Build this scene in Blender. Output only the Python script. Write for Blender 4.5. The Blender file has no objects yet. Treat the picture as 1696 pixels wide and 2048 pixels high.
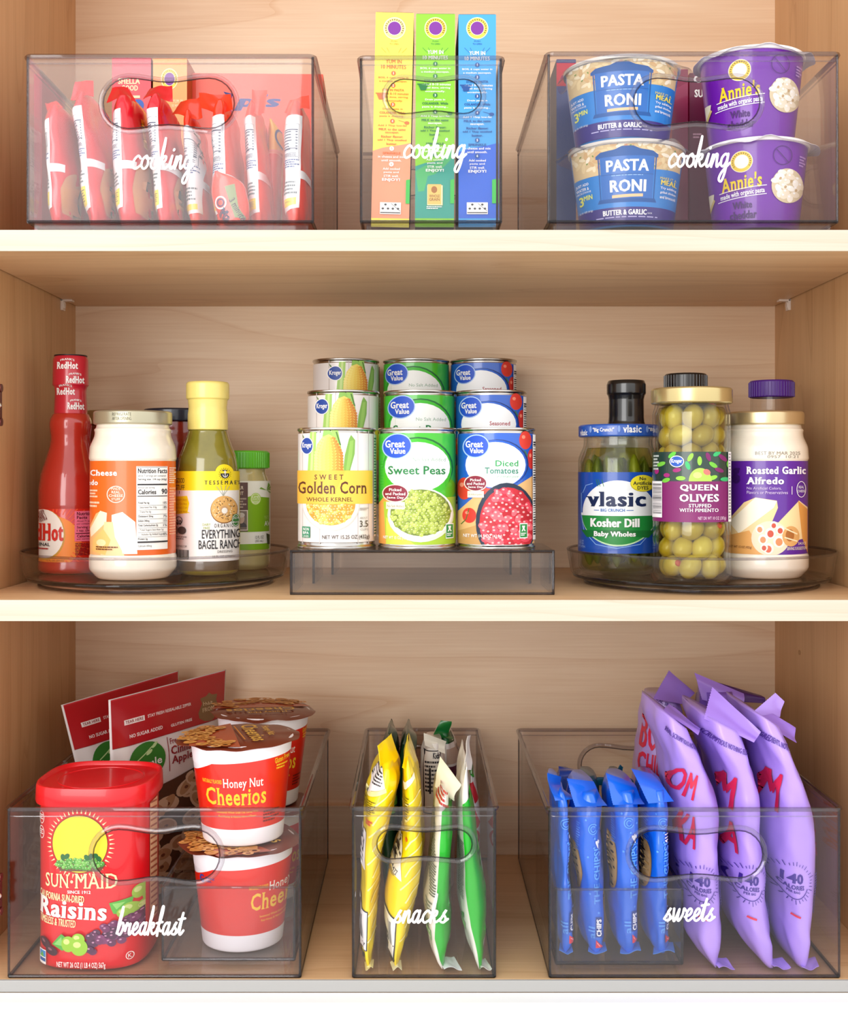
import bpy, bmesh, math, random
from math import sin, cos, pi, asin, radians
from mathutils import Vector, Matrix, noise
R = radians
SC = bpy.context.scene
COL = SC.collection
# ---------------------------------------------------------------- camera, world, light
FPX, DIST, PX0, PY0 = 2391.0, 1.035, 835.0, 942.0     # focal length in px, distance to the cabinet front, axis point
cam = bpy.data.cameras.new('camera'); CAM = bpy.data.objects.new('camera', cam); COL.objects.link(CAM)
CAM.location = (0, -DIST, 0); CAM.rotation_euler = (pi/2, 0, 0)
cam.sensor_fit = 'HORIZONTAL'; cam.sensor_width = 36; cam.lens = FPX/1696*36
cam.shift_x = (848-PX0)/1696; cam.shift_y = -(1024-PY0)/1696; cam.clip_start = .01
SC.camera = CAM
SC.view_settings.view_transform = 'Standard'; SC.view_settings.look = 'None'
SC.view_settings.exposure = 0.57; SC.view_settings.gamma = 1; SC.view_settings.use_curve_mapping = False
SC.cycles.transparent_max_bounces = 40; SC.cycles.max_bounces = 10; SC.cycles.diffuse_bounces = 5
SC.cycles.caustics_reflective = False; SC.cycles.caustics_refractive = False
W = bpy.data.worlds.new('room'); SC.world = W; W.use_nodes = True
nt = W.node_tree; bg = nt.nodes['Background']
tc = nt.nodes.new('ShaderNodeTexCoord'); sp = nt.nodes.new('ShaderNodeSeparateXYZ'); rp = nt.nodes.new('ShaderNodeValToRGB')
mr = nt.nodes.new('ShaderNodeMapRange'); mr.inputs[1].default_value = -1; mr.inputs[2].default_value = 1
nt.links.new(tc.outputs['Generated'], sp.inputs[0]); nt.links.new(sp.outputs[2], mr.inputs[0]); nt.links.new(mr.outputs[0], rp.inputs[0])
rp.color_ramp.elements[0].position = .36; rp.color_ramp.elements[0].color = (.80, .78, .76, 1)
rp.color_ramp.elements[1].position = .62; rp.color_ramp.elements[1].color = (1, .985, .97, 1)
nt.links.new(rp.outputs[0], bg.inputs[0]); bg.inputs[1].default_value = 1.08
def area(name, loc, target, sx, sy, power, color=(1, 1, 1)):
    l = bpy.data.lights.new(name, 'AREA'); l.shape = 'RECTANGLE'; l.size = sx; l.size_y = sy; l.energy = power; l.color = color
    o = bpy.data.objects.new(name, l); COL.objects.link(o); o.location = loc
    o.rotation_euler = (Vector(target)-Vector(loc)).to_track_quat('-Z', 'Y').to_euler(); return o
area('window_light', (-1.3, -3.0, .55), (0, .2, 0.0), 1.8, 2.2, 39, (1, .995, .985))
# ---------------------------------------------------------------- materials
def lin(h):
    h = h.lstrip('#'); c = [int(h[i:i+2], 16)/255 for i in (0, 2, 4)]
    return tuple(x/12.92 if x <= .04045 else ((x+.055)/1.055)**2.4 for x in c) + (1,)
_M = {}
def M(col, rough=.45, metal=0., coat=0., bump=0., bscale=200., var=0.):
    k = (col, rough, metal, coat, bump, bscale, var)
    if k in _M: return _M[k]
    m = bpy.data.materials.new('m_'+col.lstrip('#')); m.use_nodes = True; t = m.node_tree; p = t.nodes['Principled BSDF']
    p.inputs['Base Color'].default_value = lin(col); p.inputs['Roughness'].default_value = rough; p.inputs['Metallic'].default_value = metal
    p.inputs['Coat Weight'].default_value = coat; p.inputs['Coat Roughness'].default_value = .06
    if bump or var:
        c = t.nodes.new('ShaderNodeTexCoord'); n = t.nodes.new('ShaderNodeTexNoise'); n.inputs['Scale'].default_value = bscale; n.inputs['Detail'].default_value = 3
        t.links.new(c.outputs['Object'], n.inputs['Vector'])
        if bump:
            b = t.nodes.new('ShaderNodeBump'); b.inputs['Strength'].default_value = bump; b.inputs['Distance'].default_value = .002
            t.links.new(n.outputs['Fac'], b.inputs['Height']); t.links.new(b.outputs[0], p.inputs['Normal'])
        if var:
            h = t.nodes.new('ShaderNodeHueSaturation'); h.inputs['Color'].default_value = lin(col)
            mr = t.nodes.new('ShaderNodeMapRange'); mr.inputs[3].default_value = 1-var; mr.inputs[4].default_value = 1+var
            t.links.new(n.outputs['Fac'], mr.inputs[0]); t.links.new(mr.outputs[0], h.inputs['Value']); t.links.new(h.outputs[0], p.inputs['Base Color'])
    _M[k] = m; return m
def clear(name, tint, ior=1.46, rough=.02):
    """thin clear plastic or glass: tinted see-through plus a Fresnel gloss"""
    if name in _M: return _M[name]
    m = bpy.data.materials.new(name); m.use_nodes = True; t = m.node_tree; t.nodes.remove(t.nodes['Principled BSDF'])
    g = t.nodes.new('ShaderNodeNewGeometry'); mp = t.nodes.new('ShaderNodeMapRange'); mp.inputs[3].default_value = ior; mp.inputs[4].default_value = 1/ior
    f = t.nodes.new('ShaderNodeFresnel'); tr = t.nodes.new('ShaderNodeBsdfTransparent'); gl = t.nodes.new('ShaderNodeBsdfGlossy'); mx = t.nodes.new('ShaderNodeMixShader')
    tr.inputs[0].default_value = (*tint, 1); gl.inputs['Roughness'].default_value = rough
    t.links.new(g.outputs['Backfacing'], mp.inputs[0]); t.links.new(mp.outputs[0], f.inputs['IOR']); t.links.new(f.outputs[0], mx.inputs[0])
    t.links.new(tr.outputs[0], mx.inputs[1]); t.links.new(gl.outputs[0], mx.inputs[2]); t.links.new(mx.outputs[0], t.nodes['Material Output'].inputs[0])
    _M[name] = m; return m
ACRYL = clear('clear_acrylic', (.974, .968, .972), 1.39); GRIP = clear('grip_edge', (.86, .85, .87), 1.7); SMOKE = clear('smoked_acrylic', (.86, .845, .855)); EDGE = clear('smoked_edge', (.46, .44, .47))
RIM = clear('acrylic_rim', (.74, .72, .74), 1.6); GLASS = clear('jar_glass', (.97, .98, .96), 1.5); FILM = clear('clear_film', (.95, .95, .95), 1.4, .1)
def wood(name, grain, base, dark, sc=1., edge=False):
    m = bpy.data.materials.new(name); m.use_nodes = True; t = m.node_tree; p = t.nodes['Principled BSDF']; N = t.nodes.new; L = t.links.new
    c = N('ShaderNodeTexCoord'); mp = N('ShaderNodeMapping'); L(c.outputs['Object'], mp.inputs[0])
    s = [8.*sc, 8.*sc, 8.*sc]; s[grain] = .8*sc; mp.inputs['Scale'].default_value = s
    n = N('ShaderNodeTexNoise'); n.inputs['Scale'].default_value = 1.0; n.inputs['Detail'].default_value = 2.5; n.inputs['Roughness'].default_value = .4; n.inputs['Distortion'].default_value = .35
    L(mp.outputs[0], n.inputs['Vector'])
    mu = N('ShaderNodeMath'); mu.operation = 'MULTIPLY'; mu.inputs[1].default_value = 9; fr = N('ShaderNodeMath'); fr.operation = 'FRACT'
    L(n.outputs['Fac'], mu.inputs[0]); L(mu.outputs[0], fr.inputs[0])
    r = N('ShaderNodeValToRGB'); e = r.color_ramp.elements; e[0].position = 0; e[0].color = (.34, .34, .34, 1); e[1].position = .07; e[1].color = (.02, .02, .02, 1)
    q = e.new(.55); q.color = (0, 0, 0, 1); q = e.new(.97); q.color = (.16, .16, .16, 1)
    L(fr.outputs[0], r.inputs[0])
    m2 = N('ShaderNodeMapping'); L(c.outputs['Object'], m2.inputs[0]); s2 = [420., 420., 420.]; s2[grain] = 9.; m2.inputs['Scale'].default_value = s2
    n2 = N('ShaderNodeTexNoise'); n2.inputs['Scale'].default_value = 1; n2.inputs['Detail'].default_value = 3; L(m2.outputs[0], n2.inputs['Vector'])
    m3 = N('ShaderNodeMapping'); L(c.outputs['Object'], m3.inputs[0]); s3 = [14., 14., 14.]; s3[grain] = 1.2; m3.inputs['Scale'].default_value = s3
    n3 = N('ShaderNodeTexNoise'); n3.inputs['Scale'].default_value = 1; n3.inputs['Detail'].default_value = 2; L(m3.outputs[0], n3.inputs['Vector'])
    a = N('ShaderNodeMath'); a.operation = 'MULTIPLY_ADD'; a.inputs[1].default_value = .55; a.inputs[2].default_value = -.2; L(n2.outputs['Fac'], a.inputs[0])
    b = N('ShaderNodeMath'); b.operation = 'MULTIPLY_ADD'; b.inputs[1].default_value = .5; L(n3.outputs['Fac'], b.inputs[0]); L(a.outputs[0], b.inputs[2])
    d = N('ShaderNodeMath'); d.operation = 'ADD'; d.use_clamp = True; L(b.outputs[0], d.inputs[0]); L(r.outputs[0], d.inputs[1])
    mx = N('ShaderNodeMix'); mx.data_type = 'RGBA'; L(d.outputs[0], mx.inputs[0]); mx.inputs[6].default_value = lin(base); mx.inputs[7].default_value = lin(dark)
    L(mx.outputs[2], p.inputs['Base Color']); p.inputs['Roughness'].default_value = .42
    bp = N('ShaderNodeBump'); bp.inputs['Strength'].default_value = .06; bp.inputs['Distance'].default_value = .001; L(n2.outputs['Fac'], bp.inputs['Height']); L(bp.outputs[0], p.inputs['Normal'])
    return m
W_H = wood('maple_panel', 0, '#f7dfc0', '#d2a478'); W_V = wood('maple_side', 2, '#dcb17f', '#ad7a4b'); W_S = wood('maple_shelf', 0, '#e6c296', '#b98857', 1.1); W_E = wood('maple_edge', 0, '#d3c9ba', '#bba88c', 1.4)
# ---------------------------------------------------------------- objects
def link(name, verts, faces, mats, parent=None, mi=None, smooth=True, normals=None, loc=None):
    me = bpy.data.meshes.new(name); me.from_pydata(verts, [], faces)
    for m in (mats if isinstance(mats, (list, tuple)) else [mats]): me.materials.append(m)
    if mi: me.polygons.foreach_set('material_index', mi)
    me.polygons.foreach_set('use_smooth', [bool(smooth)]*len(me.polygons)); me.update()
    if normals: me.normals_split_custom_set_from_vertices(normals)
    o = bpy.data.objects.new(name, me); COL.objects.link(o)
    if parent: o.parent = parent
    if loc: o.location = loc
    return o
def tag(o, label=None, cat=None, group=None, kind=None):
    for k, v in (('label', label), ('category', cat), ('group', group), ('kind', kind)):
        if v: o[k] = v
    return o
def thing(name, loc, label, cat, group=None, rot=(0, 0, 0)):
    o = bpy.data.objects.new(name, None); COL.objects.link(o); o.empty_display_size = .02
    o.location = loc; o.rotation_euler = rot; return tag(o, label, cat, group)
def merge(o, x):
    """join mesh object x into o (same frame)"""
    A, B = o.data, x.data; n = len(A.vertices); k = len(A.materials)
    V = [v.co[:] for v in A.vertices]+[v.co[:] for v in B.vertices]; F = [tuple(p.vertices) for p in A.polygons]+[tuple(i+n for i in p.vertices) for p in B.polygons]
    I = [p.material_index for p in A.polygons]+[p.material_index+k for p in B.polygons]; S = [p.use_smooth for p in A.polygons]+[True]*len(B.polygons)
    me = bpy.data.meshes.new(o.name); me.from_pydata(V, [], F)
    for m in list(A.materials)+list(B.materials): me.materials.append(m)
    me.polygons.foreach_set('material_index', I); me.polygons.foreach_set('use_smooth', S); me.update(); o.data = me
    bpy.data.objects.remove(x); bpy.data.meshes.remove(A); bpy.data.meshes.remove(B)
def face(x, Y): return -math.degrees(math.atan(x/(DIST+Y)))
def copy_tree(o, parent=None):
    c = o.copy(); COL.objects.link(c)
    if parent: c.parent = parent
    for ch in list(o.children): copy_tree(ch, c)
    return c
def at(px, py, Y): s = FPX/(DIST+Y); return Vector(((px-PX0)/s, Y, (PY0-py)/s))
def SX(px, Y): return (px-PX0)*(DIST+Y)/FPX
class Geo:
    """collects boxes, rings and tubes into one mesh"""
    def __init__(s): s.v = []; s.f = []; s.m = []; s.cur = 0
    def add(s, v, f, m=None):
        n = len(s.v); s.v += [tuple(p) for p in v]; s.f += [tuple(i+n for i in q) for q in f]; s.m += [s.cur if m is None else m]*len(f)
    def box(s, x0, x1, y0, y1, z0, z1, m=None):
        v = [(x, y, z) for x in (x0, x1) for y in (y0, y1) for z in (z0, z1)]
        s.add(v, [(0, 1, 3, 2), (4, 6, 7, 5), (0, 4, 5, 1), (2, 3, 7, 6), (0, 2, 6, 4), (1, 5, 7, 3)], m)
    def tube(s, pts, r, closed=False, n=8, m=None):
        P = [Vector(p) for p in pts]; N = len(P); rings = []; up = None
        for i, p in enumerate(P):
            t = (P[(i+1) % N]-P[i-1]) if closed else (P[min(i+1, N-1)]-P[max(i-1, 0)])
            t.normalize()
            if up is None:
                up = t.orthogonal().normalized()
            up = (up-t*up.dot(t)).normalized(); b = t.cross(up)
            rings.append([p+(up*cos(2*pi*k/n)+b*sin(2*pi*k/n))*r for k in range(n)])
        f = []
        for i in range(N if closed else N-1):
            j = (i+1) % N
            off = 0
            if closed and i == N-1: # match twist
                off = min(range(n), key=lambda q: (rings[0][q]-rings[i][0]).length)
            for k in range(n): f.append((i*n+k, i*n+(k+1) % n, j*n+(k+1+off) % n, j*n+(k+off) % n))
        if not closed: f += [tuple(range(n-1, -1, -1)), tuple(range((N-1)*n, N*n))]
        s.add([q for r_ in rings for q in r_], f, m)
    def lathe(s, prof, n=72, c=(0, 0), m=None, sx=1, sy=1):
        v = []; f = []
        for r, z in prof:
            for k in range(n): a = 2*pi*k/n; v.append((c[0]+r*sin(a)*sx, c[1]-r*cos(a)*sy, z))
        for i in range(len(prof)-1):
            for k in range(n): j = (k+1) % n; f.append((i*n+k, i*n+j, (i+1)*n+j, (i+1)*n+k))
        s.add(v, f, m)
    def ball(s, c, r, n=14, k=9, rot=None, m=None):
        v = []; f = []; R3 = rot or Matrix.Identity(3)
        for i in range(k+1):
            p = pi*i/k
            for j in range(n):
                a = 2*pi*j/n; v.append(Vector(c)+R3 @ Vector((r[0]*sin(p)*cos(a), r[1]*sin(p)*sin(a), r[2]*cos(p))))
        for i in range(k):
            for j in range(n): f.append((i*n+j, (i+1)*n+j, (i+1)*n+(j+1) % n, i*n+(j+1) % n))
        s.add(v, f, m)
    def build(s, name, mats, parent=None, smooth=False, bevel=0, loc=None, weld=False):
        o = link(name, s.v, s.f, mats, parent, s.m, smooth, loc=loc)
        b = bmesh.new(); b.from_mesh(o.data)
        if weld or smooth == 'auto': bmesh.ops.remove_doubles(b, verts=b.verts, dist=1e-6)
        bmesh.ops.recalc_face_normals(b, faces=b.faces); b.to_mesh(o.data); b.free()
        if smooth == 'auto': o.data.polygons.foreach_set('use_smooth', [True]*len(o.data.polygons)); o.data.set_sharp_from_angle(angle=R(38))
        if bevel:
            md = o.modifiers.new('bevel', 'BEVEL'); md.width = bevel; md.segments = 2; md.limit_method = 'ANGLE'
        return o
def lathe_obj(name, prof, mats, parent, n=72, mi=None, loc=None):
    g = Geo()
    for i in range(len(prof)-1):
        pass
    g.lathe(prof, n)
    o = g.build(name, mats, parent, smooth='auto', loc=loc)
    return o
def rounded(prof, r=.0008):
    """round the corners of a lathe profile a little"""
    out = [prof[0]]
    for i in range(1, len(prof)-1):
        a, b, c = Vector(prof[i-1]), Vector(prof[i]), Vector(prof[i+1]); l1, l2 = (a-b).length, (c-b).length
        q = min(r, l1*.45, l2*.45)
        if q < 1e-6: out.append(prof[i]); continue
        p, s = b+(a-b).normalized()*q, b+(c-b).normalized()*q
        for t in (0, .33, .67, 1): out.append(tuple((p*(1-t)**2+b*2*t*(1-t)+s*t*t)))
    return out+[prof[-1]]
# ---------------------------------------------------------------- flat artwork that is wrapped onto a surface
_T = {}
def glyphs(s, bold=0., serif=0.):
    k = (s, bold, serif)
    if k in _T: return _T[k]
    c = bpy.data.curves.new('t', 'FONT'); c.body = s; c.resolution_u = 2; off = 0 if 'M' in s else min(bold, .018); c.offset = off; c.space_character = 1+bold*1.4+serif*.09
    o = bpy.data.objects.new('t', c); m = bpy.data.meshes.new_from_object(o)
    v = [(p.co.x, p.co.y) for p in m.vertices]; f = [tuple(q.vertices) for q in m.polygons]
    bo, bold = bold, off; nf = len(f)
    if serif:
        ec = {}
        for q in m.polygons:
            for e in q.edge_keys: ec[e] = ec.get(e, 0)+1
        for (i, j), n in ec.items():
            if n != 1: continue
            a, b = v[i], v[j]
            if abs(a[1]-b[1]) > .004 or not .035 < abs(a[0]-b[0]) < .3: continue
            y = (a[1]+b[1])/2; x0, x1 = min(a[0], b[0]), max(a[0], b[0])
            lo = [abs(y-q+bold) < .025 for q in (0, -.23)]; hi = [abs(y-q-bold) < .025 for q in (.449, .682)]
            if not any(lo+hi): continue
            sg = 1 if any(lo) else -1; w = .07*serif; t = .065*serif; n0 = len(v)
            v += [(x0-w, y), (x1+w, y), (x1+w*.8, y+sg*t), (x0-w*.8, y+sg*t)]; f.append((n0, n0+1, n0+2, n0+3))
    dx = bo-off if bo-off > .004 else 0
    bpy.data.objects.remove(o); bpy.data.curves.remove(c); bpy.data.meshes.remove(m)
    _T[k] = (v, f, nf, dx); return _T[k]
class Art:
    """layers of flat shapes in author coordinates; fx, fy turn them into the surface's (u, v)"""
    def __init__(s, x=(1, 0), y=(1, 0), clip=None): s.L = []; s.x = x; s.y = y; s.clip = clip; s.rng = random.Random(5)
    def add(s, v, f, m): s.L.append((v, f, m, s.clip)); return s
    def rect(s, x0, y0, x1, y1, m): return s.add([(x0, y0), (x1, y0), (x1, y1), (x0, y1)], [(0, 1, 2, 3)], m)
    def poly(s, p, m): return s.add(list(p), [tuple(range(len(p)))], m)
    def ell(s, cx, cy, rx, ry, m, n=28, rot=0, a0=0, a1=360):
        p = []
        for i in range(n+(a1-a0 < 360)):
            a = R(a0+(a1-a0)*i/n); X, Y = rx*cos(a), ry*sin(a); p.append((cx+X*cos(R(rot))-Y*sin(R(rot)), cy+X*sin(R(rot))+Y*cos(R(rot))))
        return s.poly(p, m)
    def ring(s, cx, cy, rx, ry, w, m, n=32, a0=0, a1=360):
        v = []; f = []; k = n if a1-a0 >= 360 else n+1
        for i in range(k):
            a = R(a0+(a1-a0)*i/n); v += [(cx+rx*cos(a), cy+ry*sin(a)), (cx+(rx-w)*cos(a), cy+(ry-w)*sin(a))]
        for i in range(n): j = (i+1) % k; f.append((2*i, 2*j, 2*j+1, 2*i+1))
        return s.add(v, f, m)
    def line(s, pts, w, m):
        v = []; f = []
        for i in range(len(pts)):
            a, b = Vector(pts[max(i-1, 0)]), Vector(pts[min(i+1, len(pts)-1)]); d = (b-a).normalized()*w/2; p = pts[i]
            v += [(p[0]-d.y, p[1]+d.x), (p[0]+d.y, p[1]-d.x)]
            if i: f.append((2*i-2, 2*i-1, 2*i+1, 2*i))
        return s.add(v, f, m)
    def many(s, items, m, n=9):
        """many small ellipses as one layer: (cx, cy, rx, ry, rot)"""
        v = []; f = []
        for cx, cy, rx, ry, ro in items:
            b = len(v)
            for i in range(n): a = 2*pi*i/n; X, Y = rx*cos(a), ry*sin(a); v.append((cx+X*cos(ro)-Y*sin(ro), cy+X*sin(ro)+Y*cos(ro)))
            f.append(tuple(range(b, b+n)))
        return s.add(v, f, m)
    def scatter(s, cx, cy, rx, ry, step, r, mats, hl=None, low=False, ar=1.):
        """close-packed small round things in an ellipse"""
        G = [[] for _ in range(len(mats)*4)]; H = []; row = 0; y = cy-ry
        while y < cy+ry:
            x = cx-rx+(row % 2)*step/2; k_ = 0
            while x < cx+rx:
                X, Y = x+s.rng.uniform(-.25, .25)*step, y+s.rng.uniform(-.25, .25)*step
                if ((X-cx)/(rx-r*.6))**2+((Y-cy)/(ry-r*.6))**2 < 1 and not (low and Y < cy+r*.4):
                    ro = s.rng.uniform(0, pi); G[s.rng.randrange(len(mats))*4+(row % 2)*2+k_ % 2].append((X, Y, r*s.rng.uniform(.85, 1.1), r*ar*s.rng.uniform(.85, 1.1), ro)); H.append((X-r*.25, Y-r*.3, r*.3, r*.25, 0))
                x += step; k_ += 1
            y += step*.8; row += 1
        for i, g in enumerate(G):
            if g: s.many(g, mats[i//4])
        if hl: s.many(H, hl, 6)
        return s
    def text(s, t, x0, y0, x1, y1, m, bold=0., serif=0., shear=0., rot=0, turn=0, arc=0.):
        """fit the text to the box; turn = 90 stands it on end, rot tilts the finished box, arc bows it"""
        v, f, nf, dx = glyphs(t, bold, serif); xs = [p[0] for p in v]; ys = [p[1] for p in v]; n0 = len(v); xs = [min(xs)-dx, max(xs)+dx]
        if dx: v = [(x-dx, y) for x, y in v]+[(x+dx, y) for x, y in v]
        X0, X1, Y0, Y1 = min(xs), max(xs), min(ys), max(ys); W_, H_ = X1-X0 or 1, Y1-Y0 or 1; up = y1 < y0; o = []
        for x, y in v:
            a, b = (x-X0)/W_, (y-Y0)/H_
            a += shear*(b-.5)*H_/W_
            b += arc*(1-(2*a-1)**2)
            if turn == 90: a, b = 1-b, a
            elif turn == -90: a, b = b, 1-a
            elif turn == 180: a, b = 1-a, 1-b
            o.append((x0+a*(x1-x0), y0+b*(y1-y0)))
        if rot:
            cx, cy = (x0+x1)/2, (y0+y1)/2; c_, s_ = cos(R(rot)), sin(R(rot)); k = abs(s.y[0]/s.x[0])
            o = [(cx+(x-cx)*c_-(y-cy)*s_*k, cy+(x-cx)*s_/k+(y-cy)*c_) for x, y in o]
        s.add(o, f[:nf], m)
        if dx: s.add(o, [tuple(i+n0 for i in q) for q in f[:nf]], m)
        if len(f) > nf: s.add(o, f[nf:], m)
        return s
    def print(s, x0, y0, x1, y1, n, m, fill=.55, seed=1, right=False):
        """rows of print too small to read"""
        g = random.Random(seed); v = []; f = []; dy = (y1-y0)/n
        for i in range(n):
            x = x0; e = x1-(x1-x0)*g.choice((0, .05, .12, .3))
            while x < e:
                w = min((x1-x0)*g.uniform(.06, .16), e-x); a = y0+i*dy; b = a+dy*fill; k = len(v)
                v += [(x, a), (x+w, a), (x+w, b), (x, b)]; f.append((k, k+1, k+2, k+3)); x += w+(x1-x0)*.025
        return s.add(v, f, m)
    def nutrition(s, x0, y0, x1, y1, ink, turn=0, rows=8, seed=3):
        """a boxed facts panel without its words"""
        w, h = x1-x0, y1-y0; L = abs(w)*.03
        for a, b, c, d in ((x0, y0, x1, y0+h*.008), (x0, y1-h*.008, x1, y1), (x0, y0, x0+w*.015, y1), (x1-w*.015, y0, x1, y1)): s.rect(a, b, c, d, ink)
        g = random.Random(seed); s.rect(x0+w*.07, y0+h*.16, x1-w*.07, y0+h*.19, ink); s.rect(x0+w*.07, y0+h*.70, x1-w*.07, y0+h*.72, ink)
        V = []; F = []
        for i in range(rows):
            y = y0+h*(.22+.58*i/rows); hh = h*.03
            for a, b in ((.07, g.uniform(.35, .6)), (.8, .92)):
                k = len(V); V += [(x0+w*a, y), (x0+w*b, y), (x0+w*b, y+hh), (x0+w*a, y+hh)]; F.append((k, k+1, k+2, k+3))
            y += h*.052; k = len(V); V += [(x0+w*.07, y), (x1-w*.07, y), (x1-w*.07, y+h*.006), (x0+w*.07, y+h*.006)]; F.append((k, k+1, k+2, k+3))
        s.add(V, F, ink); return s.print(x0+w*.07, y0+h*.84, x1-w*.07, y0+h*.97, 4, ink, seed=seed)
    def barcode(s, x0, y0, x1, y1, m, n=15, horiz=False, seed=2):
        g = random.Random(seed); V = []; F = []
        for i in range(n):
            w = g.uniform(.25, .75)/n; a = i/n; k = len(V)
            if horiz: V += [(x0, y0+(y1-y0)*a), (x1, y0+(y1-y0)*a), (x1, y0+(y1-y0)*(a+w)), (x0, y0+(y1-y0)*(a+w))]
            else: V += [(x0+(x1-x0)*a, y0), (x0+(x1-x0)*(a+w), y0), (x0+(x1-x0)*(a+w), y1), (x0+(x1-x0)*a, y1)]
            F.append((k, k+1, k+2, k+3))
        return s.add(V, F, m)
    def build(s, name, surf, parent, dh=.00002, h0=.00025, band=None, loc=None):
        """surf = (S(u, v, h) -> point, u cuts, v cuts); band = extra (verts, faces, mat) already in 3-D first"""
        S, uc, vc = surf; V = []; F = []; I = []; mats = []; UV = []
        def mid(m):
            if m not in mats: mats.append(m)
            return mats.index(m)
        for li, (v, f, m, clip) in enumerate(s.L):
            b = bmesh.new(); us_ = {i for q in f for i in q}; bv = {i: b.verts.new((s.x[0]*x+s.x[1], s.y[0]*y+s.y[1], 0)) for i, (x, y) in enumerate(v) if i in us_}
            for q in f:
                try: b.faces.new([bv[i] for i in q])
                except ValueError: pass
            us = [p.co.x for p in bv.values()]; vs = [p.co.y for p in bv.values()]; u0, u1, v0, v1 = min(us), max(us), min(vs), max(vs)
            if max(len(q) for q in f) > 4: bmesh.ops.triangulate(b, faces=[q for q in b.faces if len(q.verts) > 4])
            def cut(co, no, clear=False):
                bmesh.ops.bisect_plane(b, geom=b.verts[:]+b.edges[:]+b.faces[:], dist=1e-9, plane_co=co, plane_no=no, clear_outer=clear)
            if clip:
                for a in (0, 1): cut((s.x[0]*clip[2*a]+s.x[1], 0, 0), ((1 if a else -1)*(1 if s.x[0] > 0 else -1), 0, 0), True)
                for a in (0, 1): cut((0, s.y[0]*clip[2*a+1]+s.y[1], 0), (0, (1 if a else -1)*(1 if s.y[0] > 0 else -1), 0), True)
            for c in uc:
                if u0+1e-7 < c < u1-1e-7: cut((c, 0, 0), (1, 0, 0))
            for c in vc:
                if v0+1e-7 < c < v1-1e-7: cut((0, c, 0), (0, 1, 0))
            if vc: bmesh.ops.triangulate(b, faces=[q for q in b.faces if len(q.verts) > 4])
            b.verts.index_update(); n0 = len(V); h = h0+dh*li; k = mid(m)
            for p in b.verts: V.append(S(p.co.x, p.co.y, h)); UV.append((p.co.x, p.co.y))
            for q in b.faces: F.append(tuple(n0+p.index for p in q.verts)); I.append(k)
            b.free()
        nr = []; out = []
        for (u, v), p in zip(UV, V):
            e = 2e-4 if abs(u) < 5 and abs(v) < 5 else .3; up = Vector(S(u+e, v, 0))-Vector(S(u-e, v, 0)); vp = Vector(S(u, v+e, 0))-Vector(S(u, v-e, 0)); q = up.cross(vp)
            nr.append(q.normalized() if q.length > 1e-14 else Vector((0, -1, 0)))
        fl = []
        for q in F:
            n = Vector((0, 0, 0))
            for i in range(len(q)): n += Vector(V[q[i]]).cross(Vector(V[q[(i+1) % len(q)]]))
            fl.append(q if n.dot(nr[q[0]]) >= 0 else q[::-1])
        return link(name, V, fl, mats, parent, I, True, nr, loc)
def cyl(r, amax=82, step=4):
    """a can's side: u is the width as seen from the front (m), v the height; r a number or a function of height"""
    rf = r if callable(r) else (lambda z: r)
    r0 = rf.ref if hasattr(rf, 'ref') else rf(0)
    def S(u, v, h):
        a = asin(max(-.9999, min(.9999, u/r0))); q = rf(v)+h; return (q*sin(a), -q*cos(a), v)
    return S, [r0*sin(R(step*k)) for k in range(-22, 23)], []
def prof_r(prof, ref):
    P = sorted(((z, r) for r, z in prof))
    def f(z):
        for (z0, r0), (z1, r1) in zip(P, P[1:]):
            if z0 <= z <= z1: return r0+(r1-r0)*((z-z0)/(z1-z0) if z1 > z0 else 0)
        return P[0][1] if z < P[0][0] else P[-1][1]
    f.ref = ref; return f
def sleeve(g, r, z0, z1, h, a0=0, a1=360, m=0, step=4, zs=None):
    """a full or partial wrap of a label, facets matching cyl(); r number or function"""
    rf = r if callable(r) else (lambda z: r); n = round((a1-a0)/step); zs = zs or [z0, z1]; v = []; f = []
    for z in zs:
        for k in range(n+1): a = R(a0+step*k); q = rf(z)+h; v.append((q*sin(a), -q*cos(a), z))
    for i in range(len(zs)-1):
        for k in range(n): b = i*(n+1)+k; f.append((b, b+1, b+n+2, b+n+1))
    g.add(v, f, m)
def plane(o, ux, uy):
    o, ux, uy = Vector(o), Vector(ux), Vector(uy); n = ux.cross(uy).normalized()
    return (lambda u, v, h: tuple(o+ux*u+uy*v+n*h)), [], []
def fr(c0, c1, w0, w1):
    """affine map: author c0..c1 -> surface w0..w1"""
    k = (w1-w0)/(c1-c0); return (k, w0-c0*k)
WHT = M('#f4f2f0', .4); INK = M('#26242a', .5); SIL = M('#c9c7c4', .22, 1.); GOLD = M('#d8c49a', .28, .8)
# ---------------------------------------------------------------- the cabinet
XL, XR, YB, ZF = -.396, .414, .35, -.4407
def structure(name, mats, boxes, bevel=.0006):
    g = Geo()
    for q in boxes: g.box(*q)
    o = g.build(name, mats, bevel=bevel); return tag(o, kind='structure')
structure('wall_back', W_H, [(XL-.02, XR+.02, YB, YB+.012, ZF-.02, .72)])
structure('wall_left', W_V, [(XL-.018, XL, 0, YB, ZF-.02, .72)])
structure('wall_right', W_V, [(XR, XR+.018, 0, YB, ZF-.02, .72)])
structure('ceiling', W_S, [(XL, XR, 0, YB, .70, .718)])
structure('floor', W_S, [(XL, XR, .002, YB, ZF-.018, ZF)])
structure('baseboard_back', W_H, [(XL+.0005, XR-.0005, YB-.013, YB, ZF, ZF+.0565)])
structure('trim_1', M('#a3a2a0', .4), [(XL-.06, XR+.06, -.001, .002, ZF-.0102, ZF), (XL-.06, XR+.06, 0, .02, ZF-.06, ZF-.0182)])
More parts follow.
